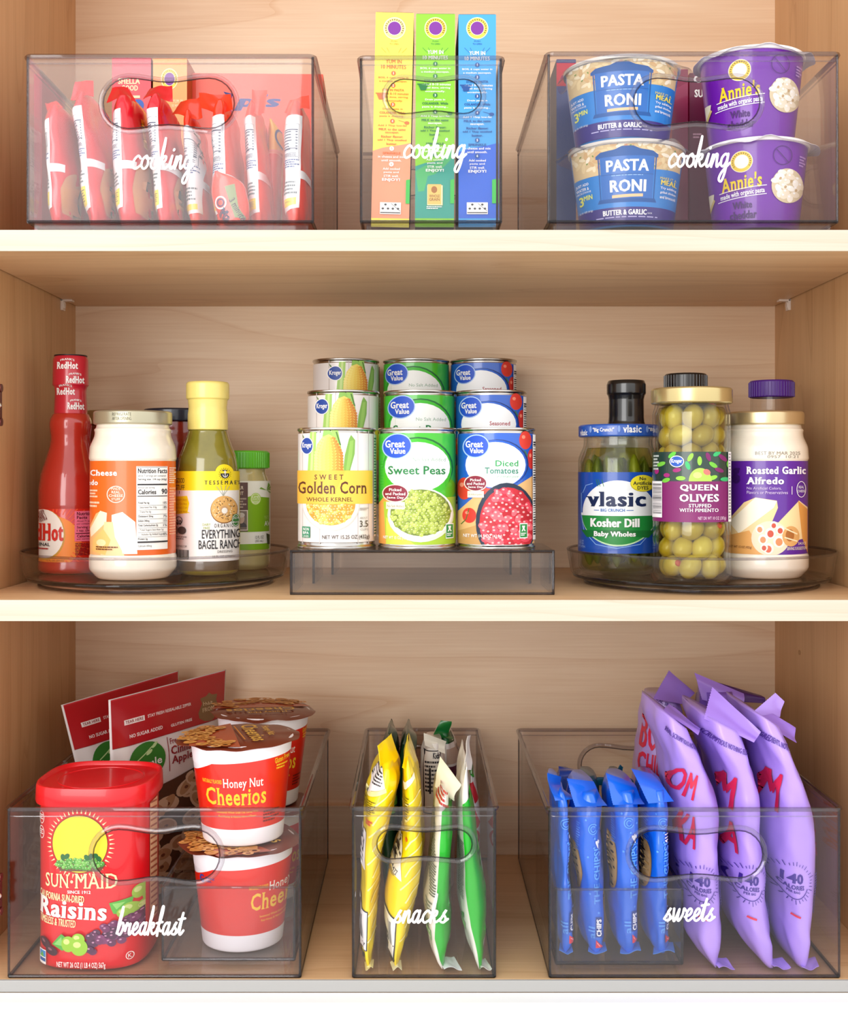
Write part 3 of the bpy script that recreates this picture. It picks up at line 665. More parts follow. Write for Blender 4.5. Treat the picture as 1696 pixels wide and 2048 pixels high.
# hot sauce bottle
t = thing('sauce_bottle', (-.3475, .163, ZT), 'tall red hot sauce bottle with a red shrink-wrapped neck', 'bottle', None, (0, 0, R(face(-.349, .165))))
pr = rounded([(.0002, 0), (.029, 0), (.0317, .003), (.0317, .008), (.0308, .012), (.0308, .064), (.0314, .067), (.0312, .082), (.029, .098), (.0235, .115), (.0198, .128), (.0192, .135), (.0207, .145), (.0205, .152), (.0175, .158), (.0158, .1585), (.015, .166), (.0002, .166)], .003)
lathe_obj('bottle', pr, M('#b3261a', .22, coat=1., var=.12, bscale=40), t)
pn = [(.0163, .158), (.0152, .18), (.0158, .185), (.0176, .187), (.0172, .2125), (.0155, .2158)]; rn = prof_r(pn, .017)
lathe_obj('neck_seal', [(.0150, .1575)]+pn, M('#c01a30', .3, coat=.6), t)
lathe_obj('cap', [(.0153, .2155), (.0162, .2158), (.016, .2168), (.0002, .2168)], M('#171416', .4), t)
A = Art()
for x, z, w in ((-.003, .205, .023), (.004, .191, .02), (-.005, .1795, .022), (.005, .165, .02), (-.0155, .2, .01)):
    if x > -.01: A.text('RedHot', x-w*.42, z-.003, x+w*.42, z+.004, WHT, .04, .6); A.text("FRANK'S", x-w*.28, z+.0045, x+w*.28, z+.0065, WHT, .02, arc=.6)
A.build('seal_print', cyl(rn), t, h0=.0004)
A = jar_art(130, 123, .0308, 983, 1104, .012, .064); r_ = .0308
c = M('#efe9e0')
A.clip = (70, 983, 190, 1104)
A.ell(92, 1058, 58, 60, M('#f08a2a')); A.ell(80, 1042, 40, 58, M('#c8932f')); A.ell(79, 1040, 38, 56, c)
for i in range(22): a = R(-88+i*8); A.line([(96+44*cos(a), 1050+60*sin(a)), (96+78*cos(a), 1050+100*sin(a))], 1.6, M('#f05a2a'))
A.text("FRANK'S", 68, 1012, 84, 986, M('#7a2018'), .03, .5, rot=-22); A.text('RedHot', 40, 1056, 117, 1016, M('#d02a1e'), .06, .8); A.text('ORIGINAL', 50, 1068, 92, 1060, M('#2a2422'), .02); A.print(66, 1072, 90, 1078, 1, M('#b02018'))
A.rect(137, 988, 189, 1057, M('#e66a86')); d = M('#5a1020'); A.text('Nutrition', 141, 998, 172, 990, d, .04); A.text('Facts', 141, 1006, 160, 999, d, .04); A.text('About 71 servings', 141, 1014, 176, 1008.5, d); A.text('per container', 141, 1020, 168, 1015, d); A.text('Serving size', 141, 1029, 173, 1022, d, .02); A.text('1 tsp. (5mL)', 141, 1036, 172, 1030, d, .02); A.rect(139, 1038, 187, 1040, d); A.text('Calories', 141, 1048, 166, 1042, d, .03); A.text('0', 170, 1049, 176, 1041, d, .03); A.text('per serving', 141, 1054, 166, 1050, d)
A.print(138, 1061, 187, 1090, 8, M('#7a1418'))
A.text('12 FL OZ (354 mL)', 86, 1103, 118, 1098, M('#4a1a10'))
wrap(t, A, .0308, M('#cf2418', .3, coat=.7), .012, .064)
# orange alfredo jar
JR = .0407
def alfredo(loc, lab, labelcol, lidm, rot=0):
    t = thing('sauce_jar', loc, lab, 'jar', 'white alfredo sauce jars', (0, 0, R(face(loc[0], loc[1])))); r = JR
    p = rounded([(.0002, 0), (r-.008, 0), (r, .009), (r, .021), (r-.0012, .0235), (r-.0012, .1105), (r, .1125), (r-.0008, .124), (r-.005, .1335), (r-.0055, .1375), (r-.0046, .14), (r-.0068, .142), (r-.007, .148), (.0002, .148)], .0025)
    lathe_obj('jar', p, M('#efe4d2', .25, coat=1., var=.05, bscale=120), t)
    lid(t, r-.0042, .1445, .1575, lidm); return t
t = alfredo((-.27, .1, ZT), 'cream alfredo sauce jar with an orange cheese label', None, M('#b9b39a', .3, .7))
t['label'] = 'cream alfredo sauce jar with an orange cheese label and nutrition panel'
A = jar_art(266, 167, JR-.0012, 908, 1097, .0235, .1105); A.clip = (184, 908, 349, 1097)
A.poly([(184, 1040), (196, 1014), (206, 1008), (216, 1018), (216, 1097), (184, 1097)], M('#f3b878')); A.poly([(184, 1046), (204, 1008), (217, 1012), (216, 1030), (186, 1062)], M('#fbe6c8'))
A.poly([(226, 1016), (246, 1010), (270, 1030), (274, 1094), (246, 1094), (226, 1060)], M('#fdf0dc')); A.poly([(212, 1030), (228, 1030), (232, 1060), (250, 1097), (205, 1097)], M('#f8d09a'))
A.poly([(190, 1066), (210, 1044), (224, 1066), (214, 1096), (188, 1090)], M('#f2c070')); A.ell(206, 1072, 9, 7, M('#f8dca6'))
A.text('Four Cheese', 146, 938, 236, 926, WHT, .04, .7); A.text('Alfredo', 158, 957, 200, 946, WHT, .04, .7); A.print(184, 966, 200, 984, 3, M('#fbd9b8')); A.print(184, 990, 204, 1004, 2, M('#fbd9b8'))
A.ring(234, 975, 17, 17, 1.6, M('#fde8d2')); 
for i, s in enumerate(('MADE', 'REAL', 'CHEESE', 'STUFF')): A.text(s, 234-(9, 8, 13, 8)[i], 966+i*7, 234+(9, 8, 13, 8)[i], 961+i*7, M('#fde8d2'), .02)
A.rect(272, 919, 331, 1086, M('#f6f3ee')); k = INK; A.rect(273, 920, 330, 921, k)
A.text('Nutrition Facts', 275, 933, 330, 923, k, .035); A.text('about 7 servings per container', 275, 941, 328, 936, k); A.text('Serving size  1/4 cup (62g)', 275, 948, 329, 943, k, .02); A.rect(274, 954, 330, 957, k); A.text('Amount per serving', 275, 964, 306, 960, k)
A.text('Calories', 275, 975, 309, 965.5, k, .03); A.text('90', 319, 975, 330, 964, k, .03); A.rect(274, 978, 330, 979.6, k)
for i, (s, q) in enumerate((('Total Fat 6g', '10%'), ('  Saturated Fat 3.5g', '18%'), ('  Trans Fat 0g', ''), ('Cholesterol 25mg', '7%'), ('Sodium 340mg', '15%'), ('Total Carbohydrate 3g', '1%'), ('  Total Sugars less than 1g', ''), ('    Includes 0g Added Sugars', '0%'), ('Protein 2g', ''))):
    y = 990+i*9; x = 275+(len(s)-len(s.lstrip()))*1.6; A.text(s.strip(), x, y+5, x+len(s.strip())*1.75, y, k, .02 if s[0] != ' ' else 0); A.rect(275, y+7, 329, y+7.5, k)
    if q: A.text(q, 322, y+5, 329, y, k)
A.rect(274, 1069, 330, 1072, k); A.text('Calcium 60mg', 275, 1081, 300, 1076, k)
A.print(333, 921, 347, 955, 8, M('#f6e0cc')); A.print(333, 962, 346, 1060, 18, M('#f7b48a')); A.print(198, 1079, 240, 1088, 2, M('#6a3a1c'))
wrap(t, A, JR-.0012, M('#e8661c', .35, coat=.3), .0235, .1105)
A = Art(fr(180, 352, -JR+.0042, JR-.0042), fr(845, 824, .1445, .1575)); A.text('REFRIGERATE', 222, 833, 262, 828, M('#5e5a48')); A.text('AFTER OPENING', 222, 839.5, 262, 834.5, M('#5e5a48'))
A.build('lid_print', cyl(JR-.0042), t, h0=.0002)
# ranch bottle
t = thing('dressing_bottle', (-.207, .145, ZT), 'ranch dressing bottle with a pale yellow sealed cap and white label', 'bottle', None, (0, 0, R(face(-.207, .145)))); r = .031
p = rounded([(.0002, 0), (r-.004, 0), (r, .004), (r, .088), (r-.0005, .1), (.0285, .114), (.0225, .129), (.0195, .138), (.0187, .142), (.0002, .142)], .003)
mz = M('#7d7420', .18, coat=1., var=.35, bscale=55); lathe_obj('bottle', p, mz, t)
g = Geo(); g.lathe(rounded([(.0002, .0003), (r-.004, .0003), (r+.0001, .0042), (r+.0001, .0155)], .003), 72); g.build('sediment', M('#5d4a33', .2, coat=1, var=.2), t, smooth='auto')
lathe_obj('cap_seal', rounded([(.0192, .1415), (.0197, .1425), (.0195, .157), (.0186, .163), (.0194, .1712), (.0211, .1722), (.0211, .1868), (.0195, .1888), (.0002, .1888)], .001), M('#efdc7c', .35, coat=.4, var=.06, bscale=90), t)
A = jar_art(415, 125, r, 938, 1117, .0155, .101); A.clip = (354, 920, 476, 1120); y_ = M('#f4dc1c', .35)
A.rect(353, 1024, 477, 1117, M('#f4f2ef')); A.rect(353, 976, 477, 1120, M('#f4f2ef')); A.rect(353, 938, 477, 977, y_)
A.text('GOOD', 354, 962, 371, 952, INK, .01); A.text('STUFF', 354, 976, 371, 966, INK, .01); A.line([(361, 978), (361, 984)], 1, INK)
A.poly([(352, 990), (376, 988), (380, 1003), (377, 1020), (382, 1022), (352, 1026)], y_)
for i in range(4): A.text(('DAIRY FREE', 'GLUTEN FREE', 'NO FAKE STUFF', 'SUGAR FREE')[i], 354, 999+i*8, 376, 994+i*8, M('#c8931c'), .01)
A.text('T E S S E M A E', 409, 965, 470, 957, INK, .03, .4); A.text("' S", 471, 965, 476, 957, INK, .03)
A.ell(446, 1016, 26, 28, M('#8a5a2c')).ell(446, 1015, 25, 27, M('#e2b068')).ell(446, 1017, 8, 9, M('#caa070')).ell(446.5, 1018, 5.5, 6, M('#f2efe8'))
gq = random.Random(4); A.many([(446+q*cos(a)*.92, 1015+q*sin(a), 1.2, .9, a) for q, a in [(gq.uniform(11, 23), gq.uniform(0, 6.28)) for _ in range(46)]], M('#4a3420'), 6); A.many([(446+q*cos(a)*.92, 1015+q*sin(a), 1.3, 1, a) for q, a in [(gq.uniform(11, 23), gq.uniform(0, 6.28)) for _ in range(30)]], M('#f5e6c4'), 6)
for a in (-120, -100, -78, -62): A.line([(444, 988), (444+26*cos(R(a)), 988+22*sin(R(a)))], .9, M('#a9ac9c'))
A.ell(468, 1038, 8, 13, M('#2f7d34')).ring(468, 1038, 7, 11.5, 1, WHT); A.text('USDA', 462, 1036, 474, 1031, WHT); A.text('ORGANIC', 461, 1044, 475, 1040, WHT)
A.text('O R G A N I C', 427, 1052, 463, 1044, INK); A.text('EVERYTHING', 404, 1074, 476, 1056, INK, .01); A.text('BAGEL RANCH', 398, 1095, 479, 1077, INK, .01); A.text('DRESSING', 433, 1103, 461, 1098, M('#6a6662')); A.text('10 FL OZ (296mL)', 424, 1114, 466, 1108, M('#8a8884'))
A.text('DAIRY', 405, 1048, 420, 1043, M('#9cae4c')); A.text('FREE', 407, 1055, 419, 1050, M('#9cae4c'))
A.ring(361, 1038, 7, 8, 1.2, INK); A.text('30', 357, 1047, 366, 1037, INK, .02); A.ell(356, 1058, 4, 8, M('#8a8684')); A.ell(367, 1058, 8, 8, M('#54504e')); A.print(354, 1070, 377, 1078, 2, M('#8a8684')); A.text('TESSEMAES.COM', 354, 1092, 376, 1088, INK)
A.barcode(355, 1097, 380, 1116, INK, 16)
wrap(t, A, r, y_, .0155, .101)
A = jar_art(415, 125, r, 938, 1117, .0155, .101); A.ell(447, 941, 18, 17, y_); A.ell(447.5, 944, 8.5, 9, INK); 
for i in range(18): a = 2*pi*i/18; A.line([(447.5+9.5*cos(a), 944+10*sin(a)), (447.5+12*cos(a), 944+12.5*sin(a))], .9, INK)
A.line([(447.5, 938), (447.5, 950)], 1.3, WHT); A.line([(443, 945), (444.5, 949), (447.5, 950.5), (450.5, 949), (452, 945)], 1.3, WHT); A.line([(445, 941), (450, 941)], 1.2, WHT); A.ring(447.5, 938, 1.7, 1.7, .7, WHT, 10)
A.build('crest', (cyl(prof_r(p, r))[0], cyl(r)[1], [.098+.001*i for i in range(16)]), t, h0=.0009)
# green-lidded jar
t = thing('mayonnaise_jar', (-.184, .205, ZT), 'pale green mayonnaise jar with a bright green ribbed lid', 'jar', None, (0, 0, R(face(-.182, .205)))); r = .031
p = rounded([(.0002, 0), (r-.004, 0), (r, .005), (r, .085), (r-.001, .09), (r-.0045, .099), (r-.005, .106), (.0002, .106)], .002)
lathe_obj('jar', p, M('#b9ac74', .22, coat=1., var=.08), t); lid(t, r-.0012, .1035, .122, M('#58b31e', .4, coat=.3), ridges=64)
A = jar_art(491, 129, r, 966, 1104, .021, .091); A.clip = (428, 966, 554, 1104)
A.rect(428, 968, 552, 1097, M('#e9ebe0')); A.rect(428, 1070, 552, 1085, M('#e9ebe0')); A.poly([(428, 1000), (500, 1000), (514, 996), (552, 1000), (552, 1068), (428, 1068)], M('#7fb21c')); A.rect(428, 1084, 552, 1104, M('#7fb21c')); A.rect(428, 1070, 552, 1092, M('#eef0e8'))
A.rect(440, 969, 507, 1067, M('#5b3a34')); A.text('YOUR', 480, 983, 498, 976, M('#e9dccb'), .02); A.text('ON IT', 478, 994, 498, 987, M('#e9dccb'), .02); A.print(479, 1000, 505, 1022, 4, M('#b9a79a'))
A.rect(479, 1024, 507, 1065, M('#d8cfc6')).rect(481, 1026, 505, 1063, M('#77695f')); A.ell(493, 1058, 12, 10, M('#3f3a3c'), a0=180, a1=360); A.ell(493, 1041, 7, 10, M('#c4aa98')); A.ell(493, 1034, 7.5, 5, M('#cfcac4'))
A.ell(523, 1002, 11, 12, M('#a9cf5a')).ring(523, 1002, 9.5, 10.5, 1, M('#eaf3cf'))
for i in range(3): A.text(('LIME', 'JUICE', 'ADDED')[i], 516, 1000+i*5, 530, 996+i*5, M('#f2f7e4'))
for a in (10, 40, -30, 70, 160): A.poly([(546, 985), (546+16*cos(R(a+8)), 985-16*sin(R(a+8))), (546+14*cos(R(a-12)), 985-12*sin(R(a-12)))], M('#6f9f2a'))
A.text('AVOCADO', 541, 1057, 585, 1047, M('#f2f5e6'), .02); A.text('MAYO', 541, 1044, 552, 1036, M('#b5d265')); A.text('12 FL OZ', 522, 1082, 539, 1076, INK); A.text('(355 mL)', 522, 1090, 538, 1084, INK); A.poly([(545, 1072), (552, 1075), (552, 1095), (547, 1094)], M('#33431e')); A.print(479, 1076, 492, 1080, 1, M('#8a8a80'))
wrap(t, A, r, M('#e9ebe0', .35), .021, .091)
# two jars behind
t = thing('marinara_jar', (-.319, .219, ZT), 'red marinara jar with a gold lid, mostly hidden behind the hot sauce', 'jar', 'red sauce jars behind'); r = .0302
lathe_obj('jar', rounded([(.0002, 0), (r-.004, 0), (r, .006), (r, .128), (r-.005, .142), (r-.005, .15), (.0002, .15)], .003), M('#8e1b12', .2, coat=1., var=.2), t); lid(t, r-.002, .149, .164, M('#c2b389', .3, .7)); wrap(t, None, r, M('#a8331c', .4), .03, .11)
t = thing('salsa_jar', (-.258, .24, ZT), 'dark red salsa jar with a navy lid behind the ranch bottle', 'jar', 'red sauce jars behind'); r = .0335
lathe_obj('jar', rounded([(.0002, 0), (r-.004, 0), (r, .006), (r, .13), (r-.004, .142), (r-.004, .158), (.0002, .158)], .003), M('#7c1610', .2, coat=1., var=.25), t); lid(t, r, .153, .167, M('#1a2030', .3, coat=.4)); wrap(t, None, r, M('#3a2430', .4), .03, .115)
# pickle jar
t = thing('pickle_jar', (.1995, .155, ZT), 'pickle jar with a blue lid and a blue and green kosher dill label', 'jar', None, (0, 0, R(face(.1975, .155)-3))); r = .0392
p = [(.0002, 0), (r-.005, 0), (r, .006), (r, .113), (r-.002, .119), (r-.005, .125), (r-.0055, .128), (r-.0055, .137), (r-.008, .137), (r-.008, .127), (r-.0022, .112), (r-.0022, .006), (r-.006, .0025), (.0002, .0025)]
lathe_obj('glass', rounded(p, .002), GLASS, t)
lathe_obj('brine', rounded([(.0002, .0035), (r-.007, .0035), (r-.0032, .008), (r-.0032, .108), (r-.0075, .118), (r-.0085, .124), (.0002, .124)], .002), clear('brine', (.80, .80, .42), 1.2), t)
gq = random.Random(8)
for k in range(15):
    a = 2*pi*k/9 if k < 9 else 2*pi*(k-9)/5+.3; q = .0275 if k < 9 else .0115; g = Geo()
    if k == 14: q = 0
    g.ball((0, 0, 0), (.0088, .0085, .053), 14, 14); g.v = [(x+.0012*sin(z*70+k), y, z) for x, y, z in g.v]
    o = g.build('pickle', M(('#6d7a1c', '#88902c', '#59681a')[k % 3], .35, coat=.5, var=.3, bscale=60), t, smooth=True, loc=(q*sin(a), -q*cos(a), .062+gq.uniform(-.003, .003)))
g = lid(t, r-.0002, .1345, .1468, M('#2458b4', .3, coat=.6))
A = Art(fr(1154, 1308, -r, r), fr(879, 862, .1345, .1468)); A.text('vlasic', 1161, 877, 1176, 869, WHT, .03, .5); A.text('"Big Crunch!"', 1187, 874, 1228, 867, WHT, .03); A.text('vlasic', 1244, 874, 1278, 864, WHT, .03, .5); A.text('"Big', 1290, 873, 1304, 867, WHT, .03)
for x in (1183, 1237, 1288): A.ell(x, 869, 2.5, 4.5, M('#7a9ad8'))
A.build('lid_print', cyl(r), t, h0=.0003)
A = jar_art(1229, 158, r, 934, 1092, .0215, .1); A.clip = (1152, 933, 1306, 1093); nb = M('#12234e')
A.line([(1163, 975), (1170, 960), (1184, 956)], 1.3, M('#8ab2e8')); A.line([(1298, 1010), (1306, 1010)], 1.2, M('#8ab2e8')); A.line([(1160, 975), (1160, 1020), (1166, 1050), (1190, 1075), (1230, 1082), (1275, 1074), (1294, 1052), (1300, 1020)], 1.4, M('#8ab2e8'))
A.ell(1233, 1012, 70, 62, M('#f4f6f6'), a0=180, a1=360); A.poly([(1163, 1012), (1303, 1012), (1303, 1018), (1163, 1018)], M('#f4f6f6'))
A.ell(1233, 1020, 71, 58, M('#bfe0b4'), a0=0, a1=180).ell(1233, 1018, 71, 57, M('#1f8a3a'), a0=0, a1=180); A.poly([(1160, 1048), (1232, 1046), (1302, 1048), (1290, 1062), (1232, 1056), (1172, 1062)], M('#177031'))
A.rect(1160, 1014, 1304, 1019, M('#f4f6f6'))
for x, rx, ry in ((1222, 14, 10), (1240, 12, 9), (1250, 10, 8)): A.ell(x, 962, rx, ry, M('#eef1f2'))
for a in (1199, 1206, 1195): A.line([(a, 962), (a-4, 948)], 1.2, M('#2d7a4a'))
A.text('vlasic', 1171, 1001, 1285, 972, nb, .045, .8); A.text('BIG CRUNCH', 1200, 1011, 1246, 1005, M('#2a6ab8'), .03); A.rect(1187, 1007.5, 1197, 1008.7, M('#2a6ab8')); A.rect(1249, 1007.5, 1262, 1008.7, M('#2a6ab8'))
A.ell(1279, 956, 23, 16, M('#c9b81c')).ell(1279, 955, 22, 15.5, M('#f0e032'))
for i, (s, w) in enumerate((('No', 6), ('Artificial', 18), ('DYES', 10))): A.text(s, 1279-w, 950+i*9, 1279+w, 943+i*9, INK, .03)
A.text('Kosher Dill', 1180, 1041, 1273, 1024, WHT, .06); A.text('Baby Wholes', 1187, 1062, 1266, 1049, WHT, .05); A.text('16 FL OZ', 1157, 1076, 1166, 1068, M('#9cbce8')); A.text('(1 PT) 473mL', 1153, 1084, 1170, 1078, M('#9cbce8')); A.print(1296, 1076, 1305, 1086, 2, M('#7a9ad0'))
wrap(t, A, r, M('#1c4fae', .3, coat=.5), .0215, .1)
# olive jar
t = thing('olive_jar', (.2544, .075, ZT), 'tall glass jar of stuffed green olives with a gold lid', 'jar', None, (0, 0, R(face(.2544, .075)))); r = .0355
p = [(.0002, 0), (r-.005, 0), (r, .005), (r, .154), (r-.0015, .159), (r-.0025, .163), (r-.0025, .172), (r-.005, .172), (r-.005, .162), (r-.0025, .154), (r-.0025, .006), (r-.006, .003), (.0002, .003)]
lathe_obj('glass', rounded(p, .0018), GLASS, t); lathe_obj('brine', rounded([(.0002, .0035), (r-.007, .0035), (r-.003, .008), (r-.003, .152), (r-.006, .16), (.0002, .16)], .002), clear('olive_brine', (.90, .88, .62), 1.15), t)
gq = random.Random(3); oc = ['#b39a26', '#c4ac38', '#a38a1c', '#cdb84c']
base_m = None
for row in range(9):
    z = .014+row*.0171
    for k in range(7):
        a = 2*pi*(k+.5*(row % 2))/7+gq.uniform(-.1, .1); q = .0205
        rot = Matrix.Rotation(gq.uniform(-1.2, 1.2), 3, 'Z') @ Matrix.Rotation(gq.uniform(0, 1.5), 3, 'Y')
        g = Geo(); g.ball((0, 0, 0), (.0098, .0098, .0118), 14, 10)
        o = g.build('olive', M(oc[gq.randrange(4)], .3, coat=.6), t, smooth=True); o.location = (q*sin(a), -q*cos(a), z); o.rotation_euler = rot.to_euler()
        if (row*7+k) % 3 == 0:
            g = Geo(); g.ball((0, 0, .0112), (.0032, .0032, .0016), 10, 6); g.build('pimiento', M('#c8401e', .35), o, smooth=True)
lid(t, r+.0016, .163, .1775, M('#cdbb85', .25, .75))
A = jar_art(1383, 151, r, 894, 1032, .055, .1185); A.clip = (1310, 894, 1456, 1032); w_ = M('#f2eff0')
A.rect(1308, 952, 1458, 1033, M('#7c1a62')); gq = random.Random(12)
for x, y, ro, c, L in ((1347, 900, 40, '#5fc43c', 9), (1381, 905, 60, '#8fd13f', 9), (1398, 912, 90, '#8fd13f', 9), (1414, 904, 110, '#7c1a62', 9), (1430, 898, 30, '#33b46a', 8), (1441, 906, 140, '#7c1a62', 10), (1326, 918, 20, '#6fbf3a', 9), (1356, 930, 10, '#a01f74', 8), (1376, 921, 110, '#33b46a', 9), (1337, 940, 0, '#a01f74', 6), (1363, 946, 0, '#8fd13f', 9), (1423, 920, 145, '#6fbf3a', 9), (1434, 930, 160, '#7c1a62', 9), (1422, 945, 20, '#8fd13f', 9), (1445, 948, 0, '#33b46a', 9), (1318, 932, 80, '#a01f74', 6), (1452, 918, 90, '#6fbf3a', 8), (1336, 950, 20, '#6fbf3a', 8)):
    A.ell(x, y, L, 4.2, M(c), 14, rot=-ro)
A.ell(1399, 952, 21, 26, M('#a9cf52'), a0=180, a1=360); A.ell(1394, 940, 8, 6, M('#c6e27c')); A.ell(1411, 934, 7, 5.5, M('#e5746a'), rot=30)
A.ell(1356, 913, 13.5, 11.5, WHT).ell(1356, 913, 12, 10, M('#1f55b8')); A.text('Kroger', 1346, 918, 1366, 908, WHT, .03)
A.print(1312, 900, 1323, 932, 5, M('#c9d2cc'))
A.text('QUEEN', 1362, 972, 1432, 958, w_, .04, .7); A.text('OLIVES', 1361, 992, 1433, 977, w_, .04, .7); A.text('STUFFED', 1378, 1003, 1419, 996, w_, .02, .5); A.text('WITH PIMIENTO', 1361, 1012, 1432, 1005, w_, .02, .5); A.text('NET DR WT 10 OZ (283g)', 1395, 1029, 1446, 1021, M('#e6c9de'))
A.rect(1308, 952, 1329, 1024, w_); A.barcode(1311, 957, 1328, 1017, INK, 34, True)
A.rect(1450, 894, 1455.5, 1032, w_); A.print(1451, 897, 1455, 1030, 22, M('#8a8088'))
wrap(t, A, r, M('#1e3a30', .3, coat=.4), .055, .1185)
# purple-label alfredo
t = alfredo((.333, .112, ZT), 'cream roasted garlic alfredo jar with a purple label', None, GOLD)
A = jar_art(1529, 168, JR-.0012, 908, 1092, .0235, .1105); A.clip = (1447, 908, 1611, 1092); w_ = M('#f3edf4'); dp = M('#3d1166')
A.poly([(1447, 1092), (1447, 1040), (1490, 990), (1512, 980), (1552, 986), (1554, 1000), (1530, 1060), (1520, 1092)], M('#f0cf98')); A.poly([(1460, 1030), (1512, 980), (1552, 987), (1546, 1000), (1480, 1052)], M('#fbefd8')); A.poly([(1550, 1034), (1594, 986), (1611, 1000), (1611, 1060), (1560, 1070)], M('#f2d6a0')); A.poly([(1592, 986), (1611, 1004), (1611, 1092), (1600, 1060)], M('#dc9a4c')); A.poly([(1447, 1060), (1500, 1045), (1530, 1092), (1447, 1092)], M('#e0a35c'))
A.ell(1540, 1060, 36, 34, M('#eed9bc')); 
for x, y, q in ((1520, 1042, 8), (1540, 1050, 10), (1526, 1062, 9), (1556, 1066, 11), (1536, 1080, 10), (1528, 1078, 7), (1558, 1044, 8), (1546, 1034, 7)): A.ell(x, y, q, q*1.1, M('#fbf0dc')); A.ell(x, y+1, q*.6, q*.7, M(('#d8674c', '#c8503c', '#e08a5a')[int(x) % 3]))
A.ell(1578, 1056, 16, 20, M('#d8a262')); A.ell(1576, 1054, 8, 12, M('#a8662c')); A.line([(1566, 1040), (1590, 1052)], 2.5, M('#f3ddb4')); A.line([(1566, 1058), (1590, 1066)], 2.5, M('#f3ddb4'))
A.text('g', 1468, 946, 1484, 922, dp, .05, .5); A.ring(1476, 945, 7, 7, 4, dp); A.text('Roasted Garlic', 1495, 934, 1606, 919, w_, .05, .8); A.text('Alfredo', 1495, 954, 1565, 940, w_, .05, .8); A.text('No Artificial Colors,', 1496, 965, 1560, 959, M('#d9c3e6')); A.text('Flavors or Preservatives', 1496, 973, 1572, 967, M('#d9c3e6'))
A.rect(1579, 958, 1580, 974, w_); A.ring(1597, 964, 9, 16, 1.2, w_); A.text('REAL', 1592, 962, 1602, 957, w_); A.text('CHEESE', 1590, 970, 1604, 965, w_); A.text('NET WT 15 OZ (425g)', 1462, 1082, 1505, 1076, M('#5a2c18')); A.text('SAUCE', 1591, 1073, 1606, 1068, M('#f8ead0')); A.text('SERVING SUGGESTION', 1570, 1083, 1607, 1077, M('#f8ead0'))
wrap(t, A, JR-.0012, M('#5b1f96', .32, coat=.4), .0235, .1105)
A = Art(fr(1446, 1612, -JR, JR), fr(892, 876, .1135, .1205)); A.text('BEST BY MAR 2025', 1512, 886, 1594, 879, M('#8a8378')); A.text('0957  10:21', 1534, 893, 1590, 887, M('#8a8378')); A.build('date_print', cyl(JR), t, h0=.0002)
# three bottles behind
t = thing('dressing_bottle', (.2195, .222, ZT), 'creamy dressing bottle with a black sealed neck behind the pickle jar', 'bottle'); r = .0285
lathe_obj('bottle', rounded([(.0002, 0), (r-.004, 0), (r, .005), (r, .118), (.0262, .134), (.0222, .146), (.018, .151), (.0002, .151)], .003), M('#e6ddca', .25, coat=1.), t)
lathe_obj('neck_seal', rounded([(.0212, .1455), (.0188, .153), (.0183, .158), (.0182, .176), (.0192, .1805), (.0204, .182), (.0204, .192), (.0188, .196), (.0002, .196)], .0008), M('#121213', .28, coat=.7), t); wrap(t, None, r, M('#2b2b2c', .4), .025, .105)
t = thing('sauce_bottle', (.2859, .24, ZT), 'bottle with a faceted black cap peeking over the olive jar lid', 'bottle'); r = .0315
lathe_obj('bottle', rounded([(.0002, 0), (r-.004, 0), (r, .005), (r, .15), (.024, .172), (.019, .184), (.0002, .184)], .003), M('#3a1a10', .2, coat=1.), t); lid(t, .0224, .182, .2045, M('#161516', .3, coat=.4), 'cap', 40); wrap(t, None, r, M('#c9b89a', .4), .03, .12)
t = thing('sauce_bottle', (.361, .184, ZT), 'dark sauce bottle with a purple cap and clear neck behind the garlic alfredo', 'bottle'); r = .0345
lathe_obj('bottle', rounded([(.0002, 0), (r-.005, 0), (r, .006), (r, .12), (r-.004, .138), (.026, .158), (.0002, .158)], .004), M('#46160f', .25, coat=1., var=.2), t)
lathe_obj('neck', rounded([(.026, .157), (.021, .162), (.0205, .182), (.0002, .182)], .001), FILM, t); lid(t, .0222, .1755, .193, M('#4b1d80', .4), 'cap', 44)
